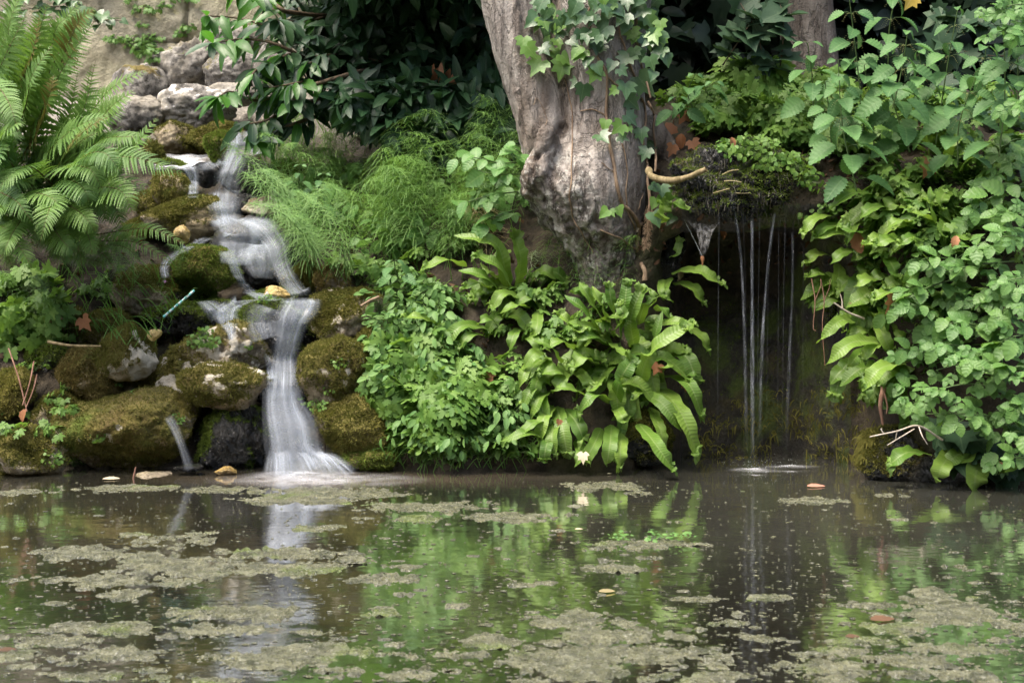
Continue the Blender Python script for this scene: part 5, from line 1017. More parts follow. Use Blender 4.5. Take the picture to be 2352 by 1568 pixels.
scatter([horsetail_mesh(9, .4, 'drygrass')], 'dry_horsetail', 'straw coloured dead horsetail hanging left of the tree foot', 'horsetail', 'dead horsetails left of the tree foot', [(1200, 590, .9), (1215, 600, .95), (1195, 610, .85)], 2.2, .8, 1.2, .16)
scatter([horsetail_mesh(10, .36, 'greygrass')], 'grey_horsetail', 'silvery grey drooping horsetail below the tree foot', 'horsetail', 'grey horsetails below the tree foot', [(1255, 640, .85), (1268, 650, .9), (1262, 660, .85)], 2.2, .8, 1.2, .16)
scatter(HT, 'horsetail', 'small dim horsetail among the boulders of the left bank', 'horsetail', 'small horsetails of the left bank', [(250, 640, .45), (280, 650, .4), (310, 655, .4), (75, 740, .45), (110, 750, .45), (140, 760, .4), (430, 640, .3), (620, 340, .5), (650, 330, .5), (690, 250, .5), (670, 260, .5)], .8)

scatter(HT, 'horsetail', 'fine horsetail in the shade under the laurel right of the upper cascade', 'horsetail', 'horsetails under the laurel', [(rng.uniform(640, 960), rng.uniform(345, 430), rng.uniform(.4, .6)) for _ in range(22)], .6)
# ------------------------------------------------------------------ herbs
def herb_mesh(seed, kind='herb', h=.14, nleaf=22, size=.05):
    r = random.Random(seed); st = MB(); fo = MB(); pr = PR[kind]
    for i in range(nleaf):
        a = r.uniform(0, 6.28); ra = h * 1.0 * math.sqrt(r.random()); z = h * (.35 + .7 * r.random()) * (1 - .3 * ra / h); p = np.array((ra * math.cos(a), ra * math.sin(a), z))
        c = curve([(0, 0, 0), (p[0] * .35, p[1] * .35, z * .7), p], 6); tube(st, c, .0009, 3, 0, .5)
        d_ = unit(np.array((math.cos(a), -.25 + r.uniform(-.2, .2), -.25 + .8 * math.sin(a)))); nn = unit(np.array((math.cos(a) * .3, -.4 + math.sin(a) * .25, .9)) + np.random.RandomState(seed * 50 + i).normal(size=3) * .4)
        pr[r.randrange(len(pr))].put(fo, p, d_, nn, size * r.uniform(.7, 1.25), r.random())
    return st, fo
def spire_mesh(seed, h=.22, size=.045):    # upright stem with whorled narrow leaves
    r = random.Random(seed); st = MB(); fo = MB(); c = curve([(0, 0, 0), (r.uniform(-.02, .02), 0, h * .5), (r.uniform(-.06, .06), r.uniform(-.05, .05), h)], 14); tube(st, c, np.linspace(.0018, .001, 14), 4, 0, .5)
    n = 30
    for i in range(n):
        f = .12 + .88 * i / n; k = min(13, int(f * 13)); a = i * 2.4; d_ = unit(np.array((math.cos(a), math.sin(a), (.2 - .1 * f + .5 * (f > .9)) + .5 * min(0, math.sin(a))))); s = size * (1 - .55 * f ** 2) * r.uniform(.75, 1.15)
        PR['pelli'][i % 2].put(fo, c[k], d_, np.array((-d_[0] * .3, -.35 - d_[1] * .3, .9)), s, r.random())
    return st, fo
PR = {'herb': [proto_herb()], 'pelli': [proto_ovate(.24, 3, 0, .25, .25), proto_ovate(.28, 3, 0, .1, .3)], 'cress': [proto_ovate(.5, 3, 0, .1, .1, .8)], 'nettle': [proto_ovate(.30, 9, .14, .35, .3, .75), proto_ovate(.33, 9, .14, .2, .35, .72)], 'broad': [proto_ovate(.36, 7, .1, .3, .25, .85)]}
def two(name, meshes, label, cat, group, spots, mats, lean=.5):
    built = []
    for st, fo in meshes: built.append((st.mesh('stems', [M[mats[0]]]), fo.mesh('foliage', [M[mats[1]]])))
    for i, (x, y, s) in enumerate(spots):
        p, n, D = surf(x, y); o = link(name, None); o.empty_display_size = .03; a = rng.uniform(-.7, .7)
        nn = unit(np.array((0, 0, 1.)) * (1.1 - min(lean, 1) * .3) + lean * .6 * n + nr.normal(size=3) * .1); m = rot_to(np.cross(nn, (math.cos(a), math.sin(a), .01)), nn) * s
        o.matrix_basis = Matrix([list(m[k]) + [float(p[k] - n[k] * .01)] for k in range(3)] + [[0, 0, 0, 1]]); tag(o, label, cat, group)
        b = built[i % len(built)]; link('stems', b[0], o); link('foliage', b[1], o)
def area(n, poly, smin=.8, smax=1.2):
    P_ = poly; xs_ = [p[0] for p in P_]; ys_ = [p[1] for p in P_]; out = []
    while len(out) < n:
        x, y = rng.uniform(min(xs_), max(xs_)), rng.uniform(min(ys_), max(ys_)); c = False
        for (x1, y1), (x2, y2) in zip(P_, P_[1:] + P_[:1]):
            if (y1 > y) != (y2 > y) and x < (x2 - x1) * (y - y1) / (y2 - y1) + x1: c = not c
        if c: out.append((x, y, rng.uniform(smin, smax)))
    return out
HB = [herb_mesh(k, 'herb', .095, 32, .05) for k in range(4)]
HS = [herb_mesh(k + 9, 'herb', .085, 22, .042) for k in range(3)]
PE = [spire_mesh(k, .2, .048) for k in range(4)]
CR = [herb_mesh(k + 20, 'cress', .06, 44, .02) for k in range(3)]
PB = [herb_mesh(k + 30, 'pelli', .10, 60, .036) for k in range(4)]
BR = [herb_mesh(k + 40, 'broad', .13, 18, .062) for k in range(3)]
two('herb_plant', HB, 'cut leaved herb in the middle of the slope between main fall and fern clump', 'herb', 'cut leaved herbs on the middle slope', area(62, [(855, 820), (1000, 780), (1080, 880), (1120, 1050), (930, 1065), (880, 960)]), ('nettle_stem', 'herb'), .8)
two('bank_plant', PB, 'small leaved plant on the middle slope right of the mossy boulders', 'plant', 'small leaved plants on the middle slope', area(80, [(865, 690), (1040, 650), (1060, 820), (1180, 1000), (1190, 1065), (900, 1072), (880, 900)]), ('nettle_stem', 'pelli'), .8)
two('bank_plant', PE, 'upright small leaved sprig on the middle slope among the herbs', 'plant', 'upright sprigs on the middle slope', area(22, [(880, 700), (1050, 680), (1080, 860), (1230, 1060), (930, 1065)], .7, 1.1), ('nettle_stem', 'pelli'), .9)
two('herb_plant', HS, 'small herb under the horsetails on the middle bank', 'herb', 'small herbs under the horsetails', area(34, [(680, 420), (1000, 400), (1200, 420), (1180, 560), (1000, 660), (800, 660), (740, 560)], .8, 1.2), ('nettle_stem', 'herb'), .7)
two('bank_plant', BR, 'broad leaved seedling among the horsetails on the middle bank', 'plant', 'broad leaved seedlings among the horsetails', area(20, [(640, 400), (900, 420), (1200, 380), (1190, 500), (1000, 640), (780, 600)], .7, 1.1), ('nettle_stem', 'lime'), .7)
two('herb_plant', HB, 'bright cut leaved herb in the mound above the dripping lip', 'herb', 'cut leaved herbs above the dripping lip', area(120, [(1590, 240), (1700, 180), (1900, 180), (1960, 380), (1840, 350), (1640, 315)], .75, 1.1) + area(5, [(1510, 190), (1620, 170), (1620, 300), (1560, 260)], .7, 1.), ('nettle_stem', 'herb'), .6)
two('cress', CR, 'tiny round leaved cress clinging to the wet lip rock', 'cress', 'cress on the lip rock', area(20, [(1590, 310), (1700, 320), (1870, 330), (1870, 430), (1720, 380), (1610, 350)], .7, 1.) + area(8, [(1850, 460), (1920, 460), (1910, 560), (1850, 540)]), ('nettle_stem', 'herb'), .9)
two('herb_plant', HB, 'herb with cut leaves at the left edge below the feathery ferns', 'herb', 'herbs at the left edge', area(11, [(-10, 640), (110, 660), (130, 740), (60, 820), (-10, 800)]), ('nettle_stem', 'herb'), .7)
two('herb_plant', HS, 'sparse small herb in the soil between the left boulders', 'herb', 'sparse herbs between the left boulders', [(210, 690, .7), (235, 680, .7), (250, 650, .7), (105, 790, .8), (140, 780, .7), (75, 860, .7), (130, 920, .5), (160, 900, .5), (110, 1000, .6), (30, 960, .8), (150, 950, .5), (20, 1000, .6)], ('nettle_stem', 'herb'), .7)
two('cress', CR, 'tiny sprout growing on a moss covered boulder of the left bank', 'cress', 'sprouts on the mossy boulders', [(465, 780, .8), (475, 790, .7), (455, 790, .6), (270, 885, .4), (225, 1010, .5), (310, 900, .3), (610, 690, .5), (570, 800, .3), (730, 935, .6), (760, 900, .5), (700, 930, .5), (410, 965, .4), (120, 1060, .6), (170, 1075, .6), (210, 1070, .4), (780, 840, .5)], ('nettle_stem', 'herb'), .9)
two('bank_plant', PE, 'spiky pale sprig on the bramble slope at the right edge of the view', 'plant', 'spiky sprigs on the right slope', area(16, [(2060, 760), (2240, 740), (2290, 880), (2140, 920)], .7, 1.1), ('nettle_stem', 'pelli'), 1.2)
two('herb_plant', HS, 'cut leaved herb among the strap ferns of the right bank', 'herb', 'herbs among the right strap ferns', area(34, [(1960, 240), (2360, 230), (2360, 440), (2000, 440)], .9, 1.3) + area(40, [(1960, 420), (2300, 400), (2352, 700), (2200, 760), (2060, 780), (1960, 640)], .8, 1.2) + area(14, [(1960, 460), (2200, 420), (2250, 560), (2080, 640), (1980, 560)], .7, 1.) + [(2055, 900, .8), (2080, 880, .7), (2040, 930, .6)], ('nettle_stem', 'herb'), 1.)
two('wall_plant', HS, 'grey green weed rooted in the joints of the pale stone wall', 'weed', 'weeds on the stone wall', [(x, y, rng.uniform(.38, .62)) for x, y in ((325, 60), (345, 110), (330, 130), (352, 142), (340, 120), (300, 110), (360, 90), (270, 100), (420, 75), (410, 85), (435, 70), (320, 30), (380, 15), (400, 5), (300, 5), (440, 5), (355, 30), (255, 95), (330, 100), (345, 128), (338, 88), (318, 118), (362, 120), (300, 96), (336, 108))], ('nettle_stem', 'bramble'), .8)

two('herb_plant', HS, 'small herb filling the gap between the tree foot and the big fern clump', 'herb', 'herbs at the tree foot', area(16, [(1220, 650), (1420, 660), (1430, 760), (1260, 820), (1180, 760)], .7, 1.) + area(16, [(1120, 760), (1260, 760), (1270, 1060), (1140, 1060)], .7, 1.1), ('nettle_stem', 'herb'), .8)
# ------------------------------------------------------------------ nettles
def nettle(base, top, D, label, ls=1., pairs=8, young=False, fl=True):
    t = thing('nettle', label, 'nettle', tuple(P(*base, D))); a, b = P(*base, D), P(*top, D - .12); n = 24
    c = curve([a, (a + b) / 2 + np.array((rng.uniform(-.02, .02), .02, 0)), b], n); mb = MB(); tube(mb, c, np.linspace(.0032, .0016, n), 5, 0, .5); put(mb, 'stem', [M['nettle_stem']], t); o0 = loc_of(t)
    for i in range(pairs):
        f = .12 + .88 * (i / max(1, pairs - 1)) ** .85; k = min(n - 1, int(f * (n - 1))); ph = (i % 2) * 1.2 + rng.uniform(-.5, .5); sz = ls * .098 * (1.05 - .62 * f ** 3) * rng.uniform(.8, 1.12)
        for sg in (0, math.pi):
            an = ph + sg; o_ = np.array((math.cos(an), math.sin(an) * .8 - .25, .2)); pl = sz * .4; p = c[k] + unit(o_) * pl
            d_ = unit(np.array((o_[0], o_[1] - .15, -.35 - .5 * (1 - f) * rng.random()))); nn = unit(np.array((o_[0] * .25, -.62, .72)) + nr.normal(size=3) * .2)
            mp = MB(); tube(mp, np.array([c[k], (c[k] + p) / 2 + np.array((0, 0, .004)), p]), .0011, 3, 0, .5)
            lf = link('leaf', NL[rng.randrange(4)], t); lf.matrix_basis = mat4(d_, nn, p - o0, sz); put(mp, 'petiole', [M['nettle_stem']], t)
        if fl and f > .45 and i < pairs - 1:
            mf = MB()
            for j in range(5):
                an = j * 1.3 + i; q = c[k]; e = q + np.array((math.cos(an) * .035, math.sin(an) * .03, -.012 - .02 * rng.random())) * ls
                w_ = curve([q, (q + e) / 2 + np.array((0, 0, .012)), e], 9)
                for u in w_[2:]: s_ = .0014 * ls * rng.uniform(.7, 1.2); mf.add(u + s_ * np.array([(1, 0, 0), (-1, 0, 0), (0, 1, 0), (0, -1, 0), (0, 0, 1), (0, 0, -1)]), np.array([(0, 2, 4), (2, 1, 4), (1, 3, 4), (3, 0, 4), (2, 0, 5), (1, 2, 5), (3, 1, 5), (0, 3, 5)]), 0, rng.random())
            put(mf, 'flower_tassel', [M['catkin']], t)
NL = []
for k in range(4):
    m_ = MB(); PR['nettle'][k % 2].put(m_, (0, 0, 0), (0, 1, 0), (0, 0, 1), 1., .15 + .25 * k); NL.append(m_.mesh('nettle_leaf', [M['nettle']]))
NE = [((1968, 440), (1925, 140), 4.98, 'nettle with the lowest hanging leaves right of the dripping lip', 1.05, 9), ((2050, 250), (2085, 75), 4.95, 'nettle with the brightest top leaning right in the middle of the patch', 1.1, 6), ((1985, 300), (1950, -10), 5.1, 'tall nettle reaching the top of the view left in the patch', 1.05, 8), ((2040, 150), (2065, -40), 5.3, 'nettle behind at the top beside the yellow leaf', 1., 5), ((2150, 330), (2200, 20), 5.15, 'tall nettle with long tassels among the dark ivy', 1.0, 8), ((2295, 360), (2306, 70), 4.9, 'thin nettle with tassels near the right edge of the view', 1., 7), ((1868, 250), (1855, 100), 5.2, 'short nettle with a bright tip at the left of the patch', 1., 5), ((2010, 380), (1985, 150), 5.15, 'nettle standing behind the lowest hanging one', 1.1, 7), ((2090, 350), (2040, 180), 5.1, 'nettle with broad leaves in the centre of the patch', 1.15, 6), ((2340, 260), (2335, 0), 4.85, 'nettle cut by the right edge of the view', 1.1, 7), ((2200, 380), (2240, 180), 5.0, 'nettle with wide drooping leaves over the right strap fern', 1.15, 6), ((1910, 330), (1895, 190), 5.1, 'nettle rising out of the bright herb mound', .9, 5), ((2130, 300), (2110, 120), 5.2, 'nettle half hidden behind the brightest topped one', 1.05, 6), ((2260, 260), (2265, 110), 5.05, 'bushy nettle in front of the dark ivy near the right edge', 1.1, 6)]
for a in NE: nettle(*a)
for b, tp, lb in (((1592, 250), (1596, 172), 'small toothed nettle seedling alone right of the trunk'), ((1560, 262), (1556, 225), 'lowest toothed seedling beside the trunk ivy'), ((1625, 215), (1640, 190), 'toothed seedling at the rim of the herb mound')): nettle(b, tp, 5.25, lb, .75, 3, True, False)
nettle((700, 470), (690, 380), 5.75, 'pale toothed seedling hanging beside the upper cascade', .6, 5, True, False)
nettle((730, 480), (745, 400), 5.75, 'toothed seedling among the horsetails near the cascade', .65, 5, True, False)
nettle((915, 640), (905, 600), 5.3, 'bright young toothed sprout above the herb slope', .7, 3, True, False)

# ------------------------------------------------------------------ dark ivy and brambles of the right bank
LS = .45
def leafy(name, label, cat, spots, protos, mats, D, out, smin, smax, seed, stemmat='nettle_stem', group=None, face=(0, -.65, .7), down=.5, leafname='leaf'):
    """a sprawling plant: arching runners, every leaf a part of its own"""
    t = thing(name, label, cat, tuple(surf(*spots[0][0][0])[0]), group); r = random.Random(seed); rs = np.random.RandomState(seed); meshes = []
    for k, pr in enumerate(protos):
        for q in mats:
            m_ = MB(); pr.put(m_, (0, 0, 0), (0, 1, 0), (0, 0, 1), 1., .2 + .3 * k); meshes.append(m_.mesh(leafname, [M[q]]))
    for pts, nl in spots:
        nl = int(nl * 2.1) if name == 'bramble' else nl
        n = 30; q = curve([(a, b, 0) for a, b in pts], n); c = np.array([P(a, b, (surf(a, b)[2] if D is None else D) - out * (.3 + math.sin(3 * i / n))) for i, (a, b, _) in enumerate(q)])
        for _ in range(8): c[1:-1] = (c[:-2] + 2 * c[1:-1] + c[2:]) / 4
        mb = MB(); tube(mb, c, np.linspace(.003, .0014, n), 5, 0, .5); put(mb, 'runner', [M[stemmat]], t); tg = unit(np.gradient(c, axis=0))
        for i in range(nl):
            k = min(n - 1, int((.05 + .95 * (i + .5) / nl) * n)); sd = unit(np.cross(tg[k], face)) * (1 if i % 2 else -1); sz = r.uniform(smin * .75, smax * 1.12) * (LS if name == 'bramble' else 1)
            d_ = unit(tg[k] * .45 + sd * r.uniform(.5, 1) + np.array((0, -.35, -down * r.random())) + rs.normal(size=3) * (.45 if cat == 'ivy' else .15)); nn = unit(np.array(face) + rs.normal(size=3) * .22)
            o = link('leaf', meshes[r.randrange(len(meshes))], t); o.matrix_basis = mat4(d_, nn, c[k] + rs.normal(size=3) * .012 - loc_of(t), sz)
PL3, PL5, OV = proto_palm(3), proto_palm(5), proto_ovate(.36, 7, .1, .3, .25, .85); IV = [proto_ivy(0), proto_ivy(1), proto_ivy(2)]
leafy('bramble', 'bramble with large mid green leaflets over the strap fern right of the grotto', 'bramble', [([(2200, 640), (2130, 660), (2060, 700), (2020, 760)], 9), ([(2330, 600), (2230, 610), (2120, 640)], 9), ([(2150, 740), (2100, 700), (2050, 690)], 6)], [PL3, OV], ['bramble'], None, .16, .10, .15, 1, group='brambles of the right bank')
leafy('bramble', 'bramble with light green leaflets at the right edge at mid height', 'bramble', [([(2400, 560), (2330, 540), (2250, 560), (2190, 600)], 11), ([(2420, 640), (2330, 640), (2260, 670)], 10), ([(2420, 500), (2340, 480), (2270, 500)], 9), ([(2420, 720), (2340, 700), (2280, 730)], 8)], [PL5, PL3], ['lime', 'bramble'], None, .2, .12, .17, 2, group='brambles of the right bank')
leafy('bramble', 'bramble with toothed bluish leaflets low over the dead twig', 'bramble', [([(2330, 900), (2220, 880), (2120, 910), (2090, 940)], 11), ([(2300, 960), (2220, 950), (2130, 950)], 9), ([(2320, 860), (2240, 830), (2150, 850)], 8)], [PL5, PL3], ['bramble'], None, .2, .12, .16, 3, group='brambles of the right bank')
leafy('bramble', 'dense bramble with dark leaflets at the lower right edge of the view', 'bramble', [([(2420, 860), (2340, 840), (2270, 880)], 10), ([(2420, 940), (2340, 920), (2260, 960)], 10), ([(2420, 1010), (2340, 990), (2270, 1010)], 10), ([(2420, 790), (2340, 770), (2270, 800)], 10), ([(2400, 1060), (2330, 1050), (2280, 1060)], 6)], [PL5, PL3, OV], ['bramble', 'bramble', 'lime'], None, .18, .12, .17, 4, group='brambles of the right bank')
leafy('bramble', 'bramble with wide soft leaflets under the tasselled nettles at the right', 'bramble', [([(2400, 380), (2320, 390), (2240, 430)], 8), ([(2420, 440), (2330, 430), (2250, 470), (2200, 520)], 9), ([(2400, 330), (2330, 320), (2290, 360)], 6)], [PL3, OV], ['bramble'], None, .14, .12, .17, 5, group='brambles of the right bank')
leafy('bramble', 'spray of pale serrated leaflets hanging in at the top right corner', 'bramble', [([(2420, 20), (2340, 10), (2260, 30)], 9), ([(2420, 60), (2350, 60), (2290, 75)], 7), ([(2430, 200), (2360, 220), (2330, 250)], 5)], [PL5], ['lime'], 4.75, .1, .13, .19, 6, group='brambles of the right bank')
leafy('bramble', 'bramble with mid green leaflets in the middle of the right slope', 'bramble', [([(2300, 760), (2200, 740), (2120, 760)], 12), ([(2280, 820), (2180, 790), (2090, 810)], 12), ([(2360, 680), (2260, 690), (2180, 690)], 12), ([(2200, 600), (2140, 590), (2090, 610)], 9)], [PL3, OV], ['bramble', 'lime'], None, .14, .11, .16, 41, group='brambles of the right bank')
leafy('bramble', 'small bramble trailing yellow green leaflets beside the grotto jamb', 'bramble', [([(2140, 830), (2070, 800), (2030, 850)], 9), ([(2110, 900), (2060, 880), (2030, 920)], 8)], [PL3, OV], ['lime'], None, .1, .09, .12, 42, group='brambles of the right bank')
leafy('elder_sprig', 'sprig of oval light leaflets touching the left side of the trunk', 'sprig', [([(1205, 370), (1150, 375), (1080, 360), (1050, 370)], 14), ([(1200, 400), (1140, 400), (1090, 390)], 10), ([(1195, 350), (1180, 340)], 4)], [OV], ['lime'], 5.35, .1, .055, .075, 7)
leafy('elder_sprig', 'sprig of toothed leaves low on the bank left of the trunk', 'sprig', [([(1190, 440), (1120, 450), (1060, 470)], 10), ([(1190, 480), (1130, 500), (1100, 520)], 8)], [OV, PL3], ['bramble', 'lime'], 5.35, .08, .06, .09, 8)
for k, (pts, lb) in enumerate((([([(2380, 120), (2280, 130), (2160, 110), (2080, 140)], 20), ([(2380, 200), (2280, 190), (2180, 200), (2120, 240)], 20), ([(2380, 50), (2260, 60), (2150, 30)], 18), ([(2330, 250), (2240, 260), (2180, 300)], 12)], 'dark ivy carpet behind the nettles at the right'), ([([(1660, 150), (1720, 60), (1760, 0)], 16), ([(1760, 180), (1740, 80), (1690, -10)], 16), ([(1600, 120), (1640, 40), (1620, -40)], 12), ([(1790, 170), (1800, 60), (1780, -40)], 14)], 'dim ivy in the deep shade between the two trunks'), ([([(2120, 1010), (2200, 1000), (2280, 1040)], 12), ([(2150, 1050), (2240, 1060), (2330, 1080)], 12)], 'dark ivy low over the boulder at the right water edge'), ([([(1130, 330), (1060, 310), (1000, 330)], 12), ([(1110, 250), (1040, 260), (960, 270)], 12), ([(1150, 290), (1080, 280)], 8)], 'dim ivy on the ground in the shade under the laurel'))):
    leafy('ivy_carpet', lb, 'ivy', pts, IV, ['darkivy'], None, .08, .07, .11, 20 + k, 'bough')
leafy('wall_creeper', 'creeper with dark leaves on the wall behind the fern tips', 'creeper', [([(-10, 40), (100, 15), (190, 25), (240, 40)], 22), ([(20, 0), (110, -10), (180, 5)], 16), ([(215, 50), (245, 46), (280, 48)], 8)], [OV, IV[1]], ['ivy'], 8.7, .1, .07, .1, 30, 'bough')

# ------------------------------------------------------------------ hanging moss of the grotto, moss carpets
mb = MB(); rs = np.random.RandomState(4)
for i in range(4200):
    x = rng.uniform(1590, 2010); y = 890 + 165 * rng.random() ** .8
    if 1772 < x < 1850 and y > 985 + abs(x - 1810) * .8: continue
    if noise(np.array((x * .02, y * .03, 0.)), 3) < -.35: continue
    p, n, D = surf(x, y); 
    for j in range(3):
        d_ = unit(n * .8 + rs.normal(size=3) * .45 + np.array((0, 0, -.2))); l = rng.uniform(.012, .032); q = np.array([p, p + d_ * l * .6, p + d_ * l + np.array((0, 0, -l * .55))]); ribbon(mb, q, [.0018, .0022, .0006], (0, -1, .3), 1, .2, 0, 1, 0, 0, rng.random())
tag(put(mb, 'hanging_moss', [M['moss']]), 'shaggy olive moss hanging along the foot of the grotto wall', 'moss', None, 'stuff')
mb = MB()
for i in range(17000):
    x = rng.uniform(1570, 2000); y = rng.uniform(620, 910)
    if noise(np.array((x * .012, y * .014, 4.)), 6) < -.05: continue
    p, n, D = surf(x, y); d_ = unit(n + rs.normal(size=3) * .5); sd = unit(np.cross(d_, rs.normal(size=3))); l = rng.uniform(.005, .012)
    mb.add(np.array([p - sd * .0022, p + sd * .0022, p + d_ * l]), np.array([(0, 1, 2)]), 0, rng.random())
tag(put(mb, 'wall_moss', [M['mossgreen']]), 'thin green moss film on the upper grotto wall', 'moss', None, 'stuff')
mb = MB()
for i in range(380):               # wet roots and moss strands on the lip
    x = rng.uniform(1575, 1865); y = rng.uniform(340, 505); p, n, D = surf(x, y); d_ = unit(n * .15 + rs.normal(size=3) * .35 + np.array((0, 0, -1.))); l = rng.uniform(.01, .03)
    tube(mb, np.array([p, p + d_ * l * .5, p + d_ * l + np.array((0, 0, -l * .3))]), .0011, 3, 0, rng.random())
tag(put(mb, 'root_fringe', [M['wetroot']]), 'wet tangle of fine roots and moss over the dripping lip', 'roots', None, 'stuff')
mb = MB()
for x, y in [(1645 + rng.gauss(0, 30), 430 + rng.gauss(0, 22)) for _ in range(4)]:
    p, n, D = surf(x, y); d_ = unit(np.array((1, -.3, rng.uniform(-.6, .3)))); tube(mb, curve([p + n * .004, p + d_ * .03 + n * .01, p + d_ * .06 + n * .004], 6), .0022, 4, 0, rng.random())
tag(put(mb, 'yellow_strands', [M['drygrass']]), 'yellow wet strands lying on the dripping lip rock', 'strands', None, 'stuff')
mb = MB(); lp = [proto_ovate(.35, 3, .05, .3, .5), proto_ivy(0), proto_ovate(.25, 3, .05, .6, .6)]
for i in range(2100):
    x, y = (rng.uniform(-700, 430), rng.uniform(500, 1060)) if i % 3 == 0 else (rng.uniform(600, 1260), rng.uniform(300, 1060)) if i % 3 == 1 else (rng.uniform(1480, 2380), rng.uniform(200, 640))
    p, n, D = ray(bvh, x, y)
    if p is None: continue
    lp[i % 3].put(mb, p + n * .006, unit(rs.normal(size=3) * (1, .6, .6)), unit(n + rs.normal(size=3) * .45), rng.uniform(.018, .045), rng.random())
tag(put(mb, 'leaf_litter', [M['litter']]), 'brown rotting leaf litter lying over the soil of the banks', 'leaf litter', None, 'stuff')
mb = MB()
for i in range(1300):
    x, y = rng.choice([(rng.uniform(590, 760), rng.uniform(300, 460)), (rng.uniform(700, 1200), rng.uniform(280, 660)), (rng.uniform(60, 420), rng.uniform(620, 800)), (rng.uniform(-900, -40), rng.uniform(420, 1060)), (rng.uniform(-900, -40), rng.uniform(420, 1060)), (rng.uniform(880, 1220), rng.uniform(1020, 1085))]); p, n, D = surf(x, y); l = rng.uniform(.05, .16); d_ = unit(np.array((rng.uniform(-.8, .8), -.5, .9)))
    q = curve([p, p + d_ * l * .6, p + d_ * l + np.array((0, -.3 * l, -.25 * l))], 6); ribbon(mb, q, [.0016, .0016, .0014, .0012, .0008, .0003], (0, -1, .5), 1, .2, 0, 1, 0, 0, rng.random())
tag(put(mb, 'grass', [M['grass']]), 'thin grass blades scattered over the banks', 'grass', None, 'stuff')

# ------------------------------------------------------------------ fallen leaves, twigs, straw, cobweb
LEAFP = [proto_ivy(0), proto_ovate(.34, 4, .08, .3, .5), proto_ivy(2)]
LFLAT = proto_ovate(.3, 4, .08, .04, .12)
DL = [(1122, 868, 30, 'dead', 'orange dead leaf caught in the herbs left of the fern clump'), (1968, 552, 44, 'dead', 'copper dead leaf hanging on the pale strap fern right of the grotto'), (2132, 388, 40, 'dead', 'brown dead leaf standing in the strap fern below the nettles'), (2055, 700, 40, 'dead', 'orange brown dead leaf under the bramble right of the grotto'), (2198, 552, 26, 'dead', 'small rust leaf in the right strap fern'), (1512, 848, 26, 'dead', 'curled rust leaf lying on the big fern clump'), (1574, 886, 22, 'dead', 'small brown leaf on a hanging strap frond'), (960, 708, 26, 'dead', 'pinkish dead leaf at the top of the herb slope'), (960, 843, 22, 'dead', 'pale brown leaf among the middle herbs'), (1285, 970, 14, 'dead', 'tiny tan leaf on a lower strap frond'), (60, 950, 28, 'dead', 'rust leaf on the soil at the left edge'), (190, 745, 34, 'dead', 'crumpled brown leaf on the soil below the left ferns'), (125, 735, 30, 'stalk', 'dark crumpled leaf beside the left herbs'),
      (1530, 300, 46, 'dead', 'large folded brown leaf on the root right of the trunk'), (1570, 270, 34, 'dead', 'orange leaf above the folded brown leaf'), (1600, 262, 30, 'dead', 'copper leaf at the edge of the herb mound'), (1565, 320, 32, 'dead', 'rusty leaf lying under the folded brown leaf'), (1590, 335, 26, 'dead', 'small dark leaf above the wet lip'), (1640, 250, 36, 'paleleaf', 'cream curled leaf in the herb mound'), (1680, 325, 24, 'dead', 'small red leaf in front of the herb mound'), (1500, 345, 28, 'dead', 'brown leaf stuck behind the ivy stems'), (1545, 345, 28, 'dead', 'brown leaf on the roots below the folded leaf'), (1655, 535, 24, 'dead', 'tan leaf caught at the top of the cobweb'), (2290, 1070, 20, 'dead', 'grey brown leaf over the right water edge'), (1340, 1050, 24, 'paleleaf', 'white dead scrap hanging from the fern clump'), (1560, 625, 30, 'paleleaf', 'cream leaf over the glossy fronds at the grotto rim'), (2095, 8, 34, 'yellowleaf', 'yellow hanging leaf at the top among the nettles'), (1460, 530, 14, 'paleleaf', 'pale scrap stuck on the lower trunk knot')]
for i, (x, y, s, m_, lb) in enumerate(DL):
    p, n, D = surf(x, y); D = D - (.16 if x > 1900 or 1200 < x < 1600 and y > 700 else .07); sz = s * D / F * 1.1; mb = MB()
    LEAFP[i % 3].put(mb, P(x, y - s * .4, D), unit(np.array((rng.uniform(-.6, .6), -.3, -.9))), unit(np.array((rng.uniform(-.7, .7), -.9, .35))), sz, rng.random()); tag(put(mb, 'dead_leaf', [M[m_]]), lb, 'leaf')
for x, y, s, m_, lb in ((1877, 1119, 46, 'pinkleaf', 'pinkish brown leaf floating in front of the grotto'), (440, 1108, 0, '', ''), (255, 1102, 40, 'paleleaf', 'white folded leaf lying at the left water edge'), (2030, 1427, 62, 'litter', 'brown leaf sunk flat in the right foreground water'), (1395, 1362, 40, 'drygrass', 'yellow leaf floating in the middle of the pond'), (15, 1497, 40, 'litter', 'brown leaf floating at the left edge of the foreground'), (1960, 1466, 36, 'litter', 'dull brown leaf floating on the green mat'), (1330, 1218, 20, 'paleleaf', 'small white petal floating behind the sprouting mat'), (1400, 1090, 12, 'paleleaf', 'tiny white petal below the fern clump')):
    if not s: continue
    D = DW(y); sz = s * D / F; mb = MB(); LFLAT.put(mb, P(x - s * .5, y, D) + np.array((0, 0, .004)), (1, .25, .02), (.05, -.12, 1), sz, rng.random()); tag(put(mb, 'floating_leaf', [M[m_]]), lb, 'leaf')
def stick(name, pts, r0, r1, mat, label, cat, extra=()):
    mb = MB(); c = curve([P(*p) for p in pts], 20); tube(mb, c, np.linspace(r0, r1, 20) * (1 + .12 * noise(c * 90)), 7)
    for e in extra: q = curve([P(*p) for p in e], 12); tube(mb, q, np.linspace(r1 * 1.1, r1 * .6, 12), 5)
    tag(put(mb, name, [M[mat]]), label, cat)
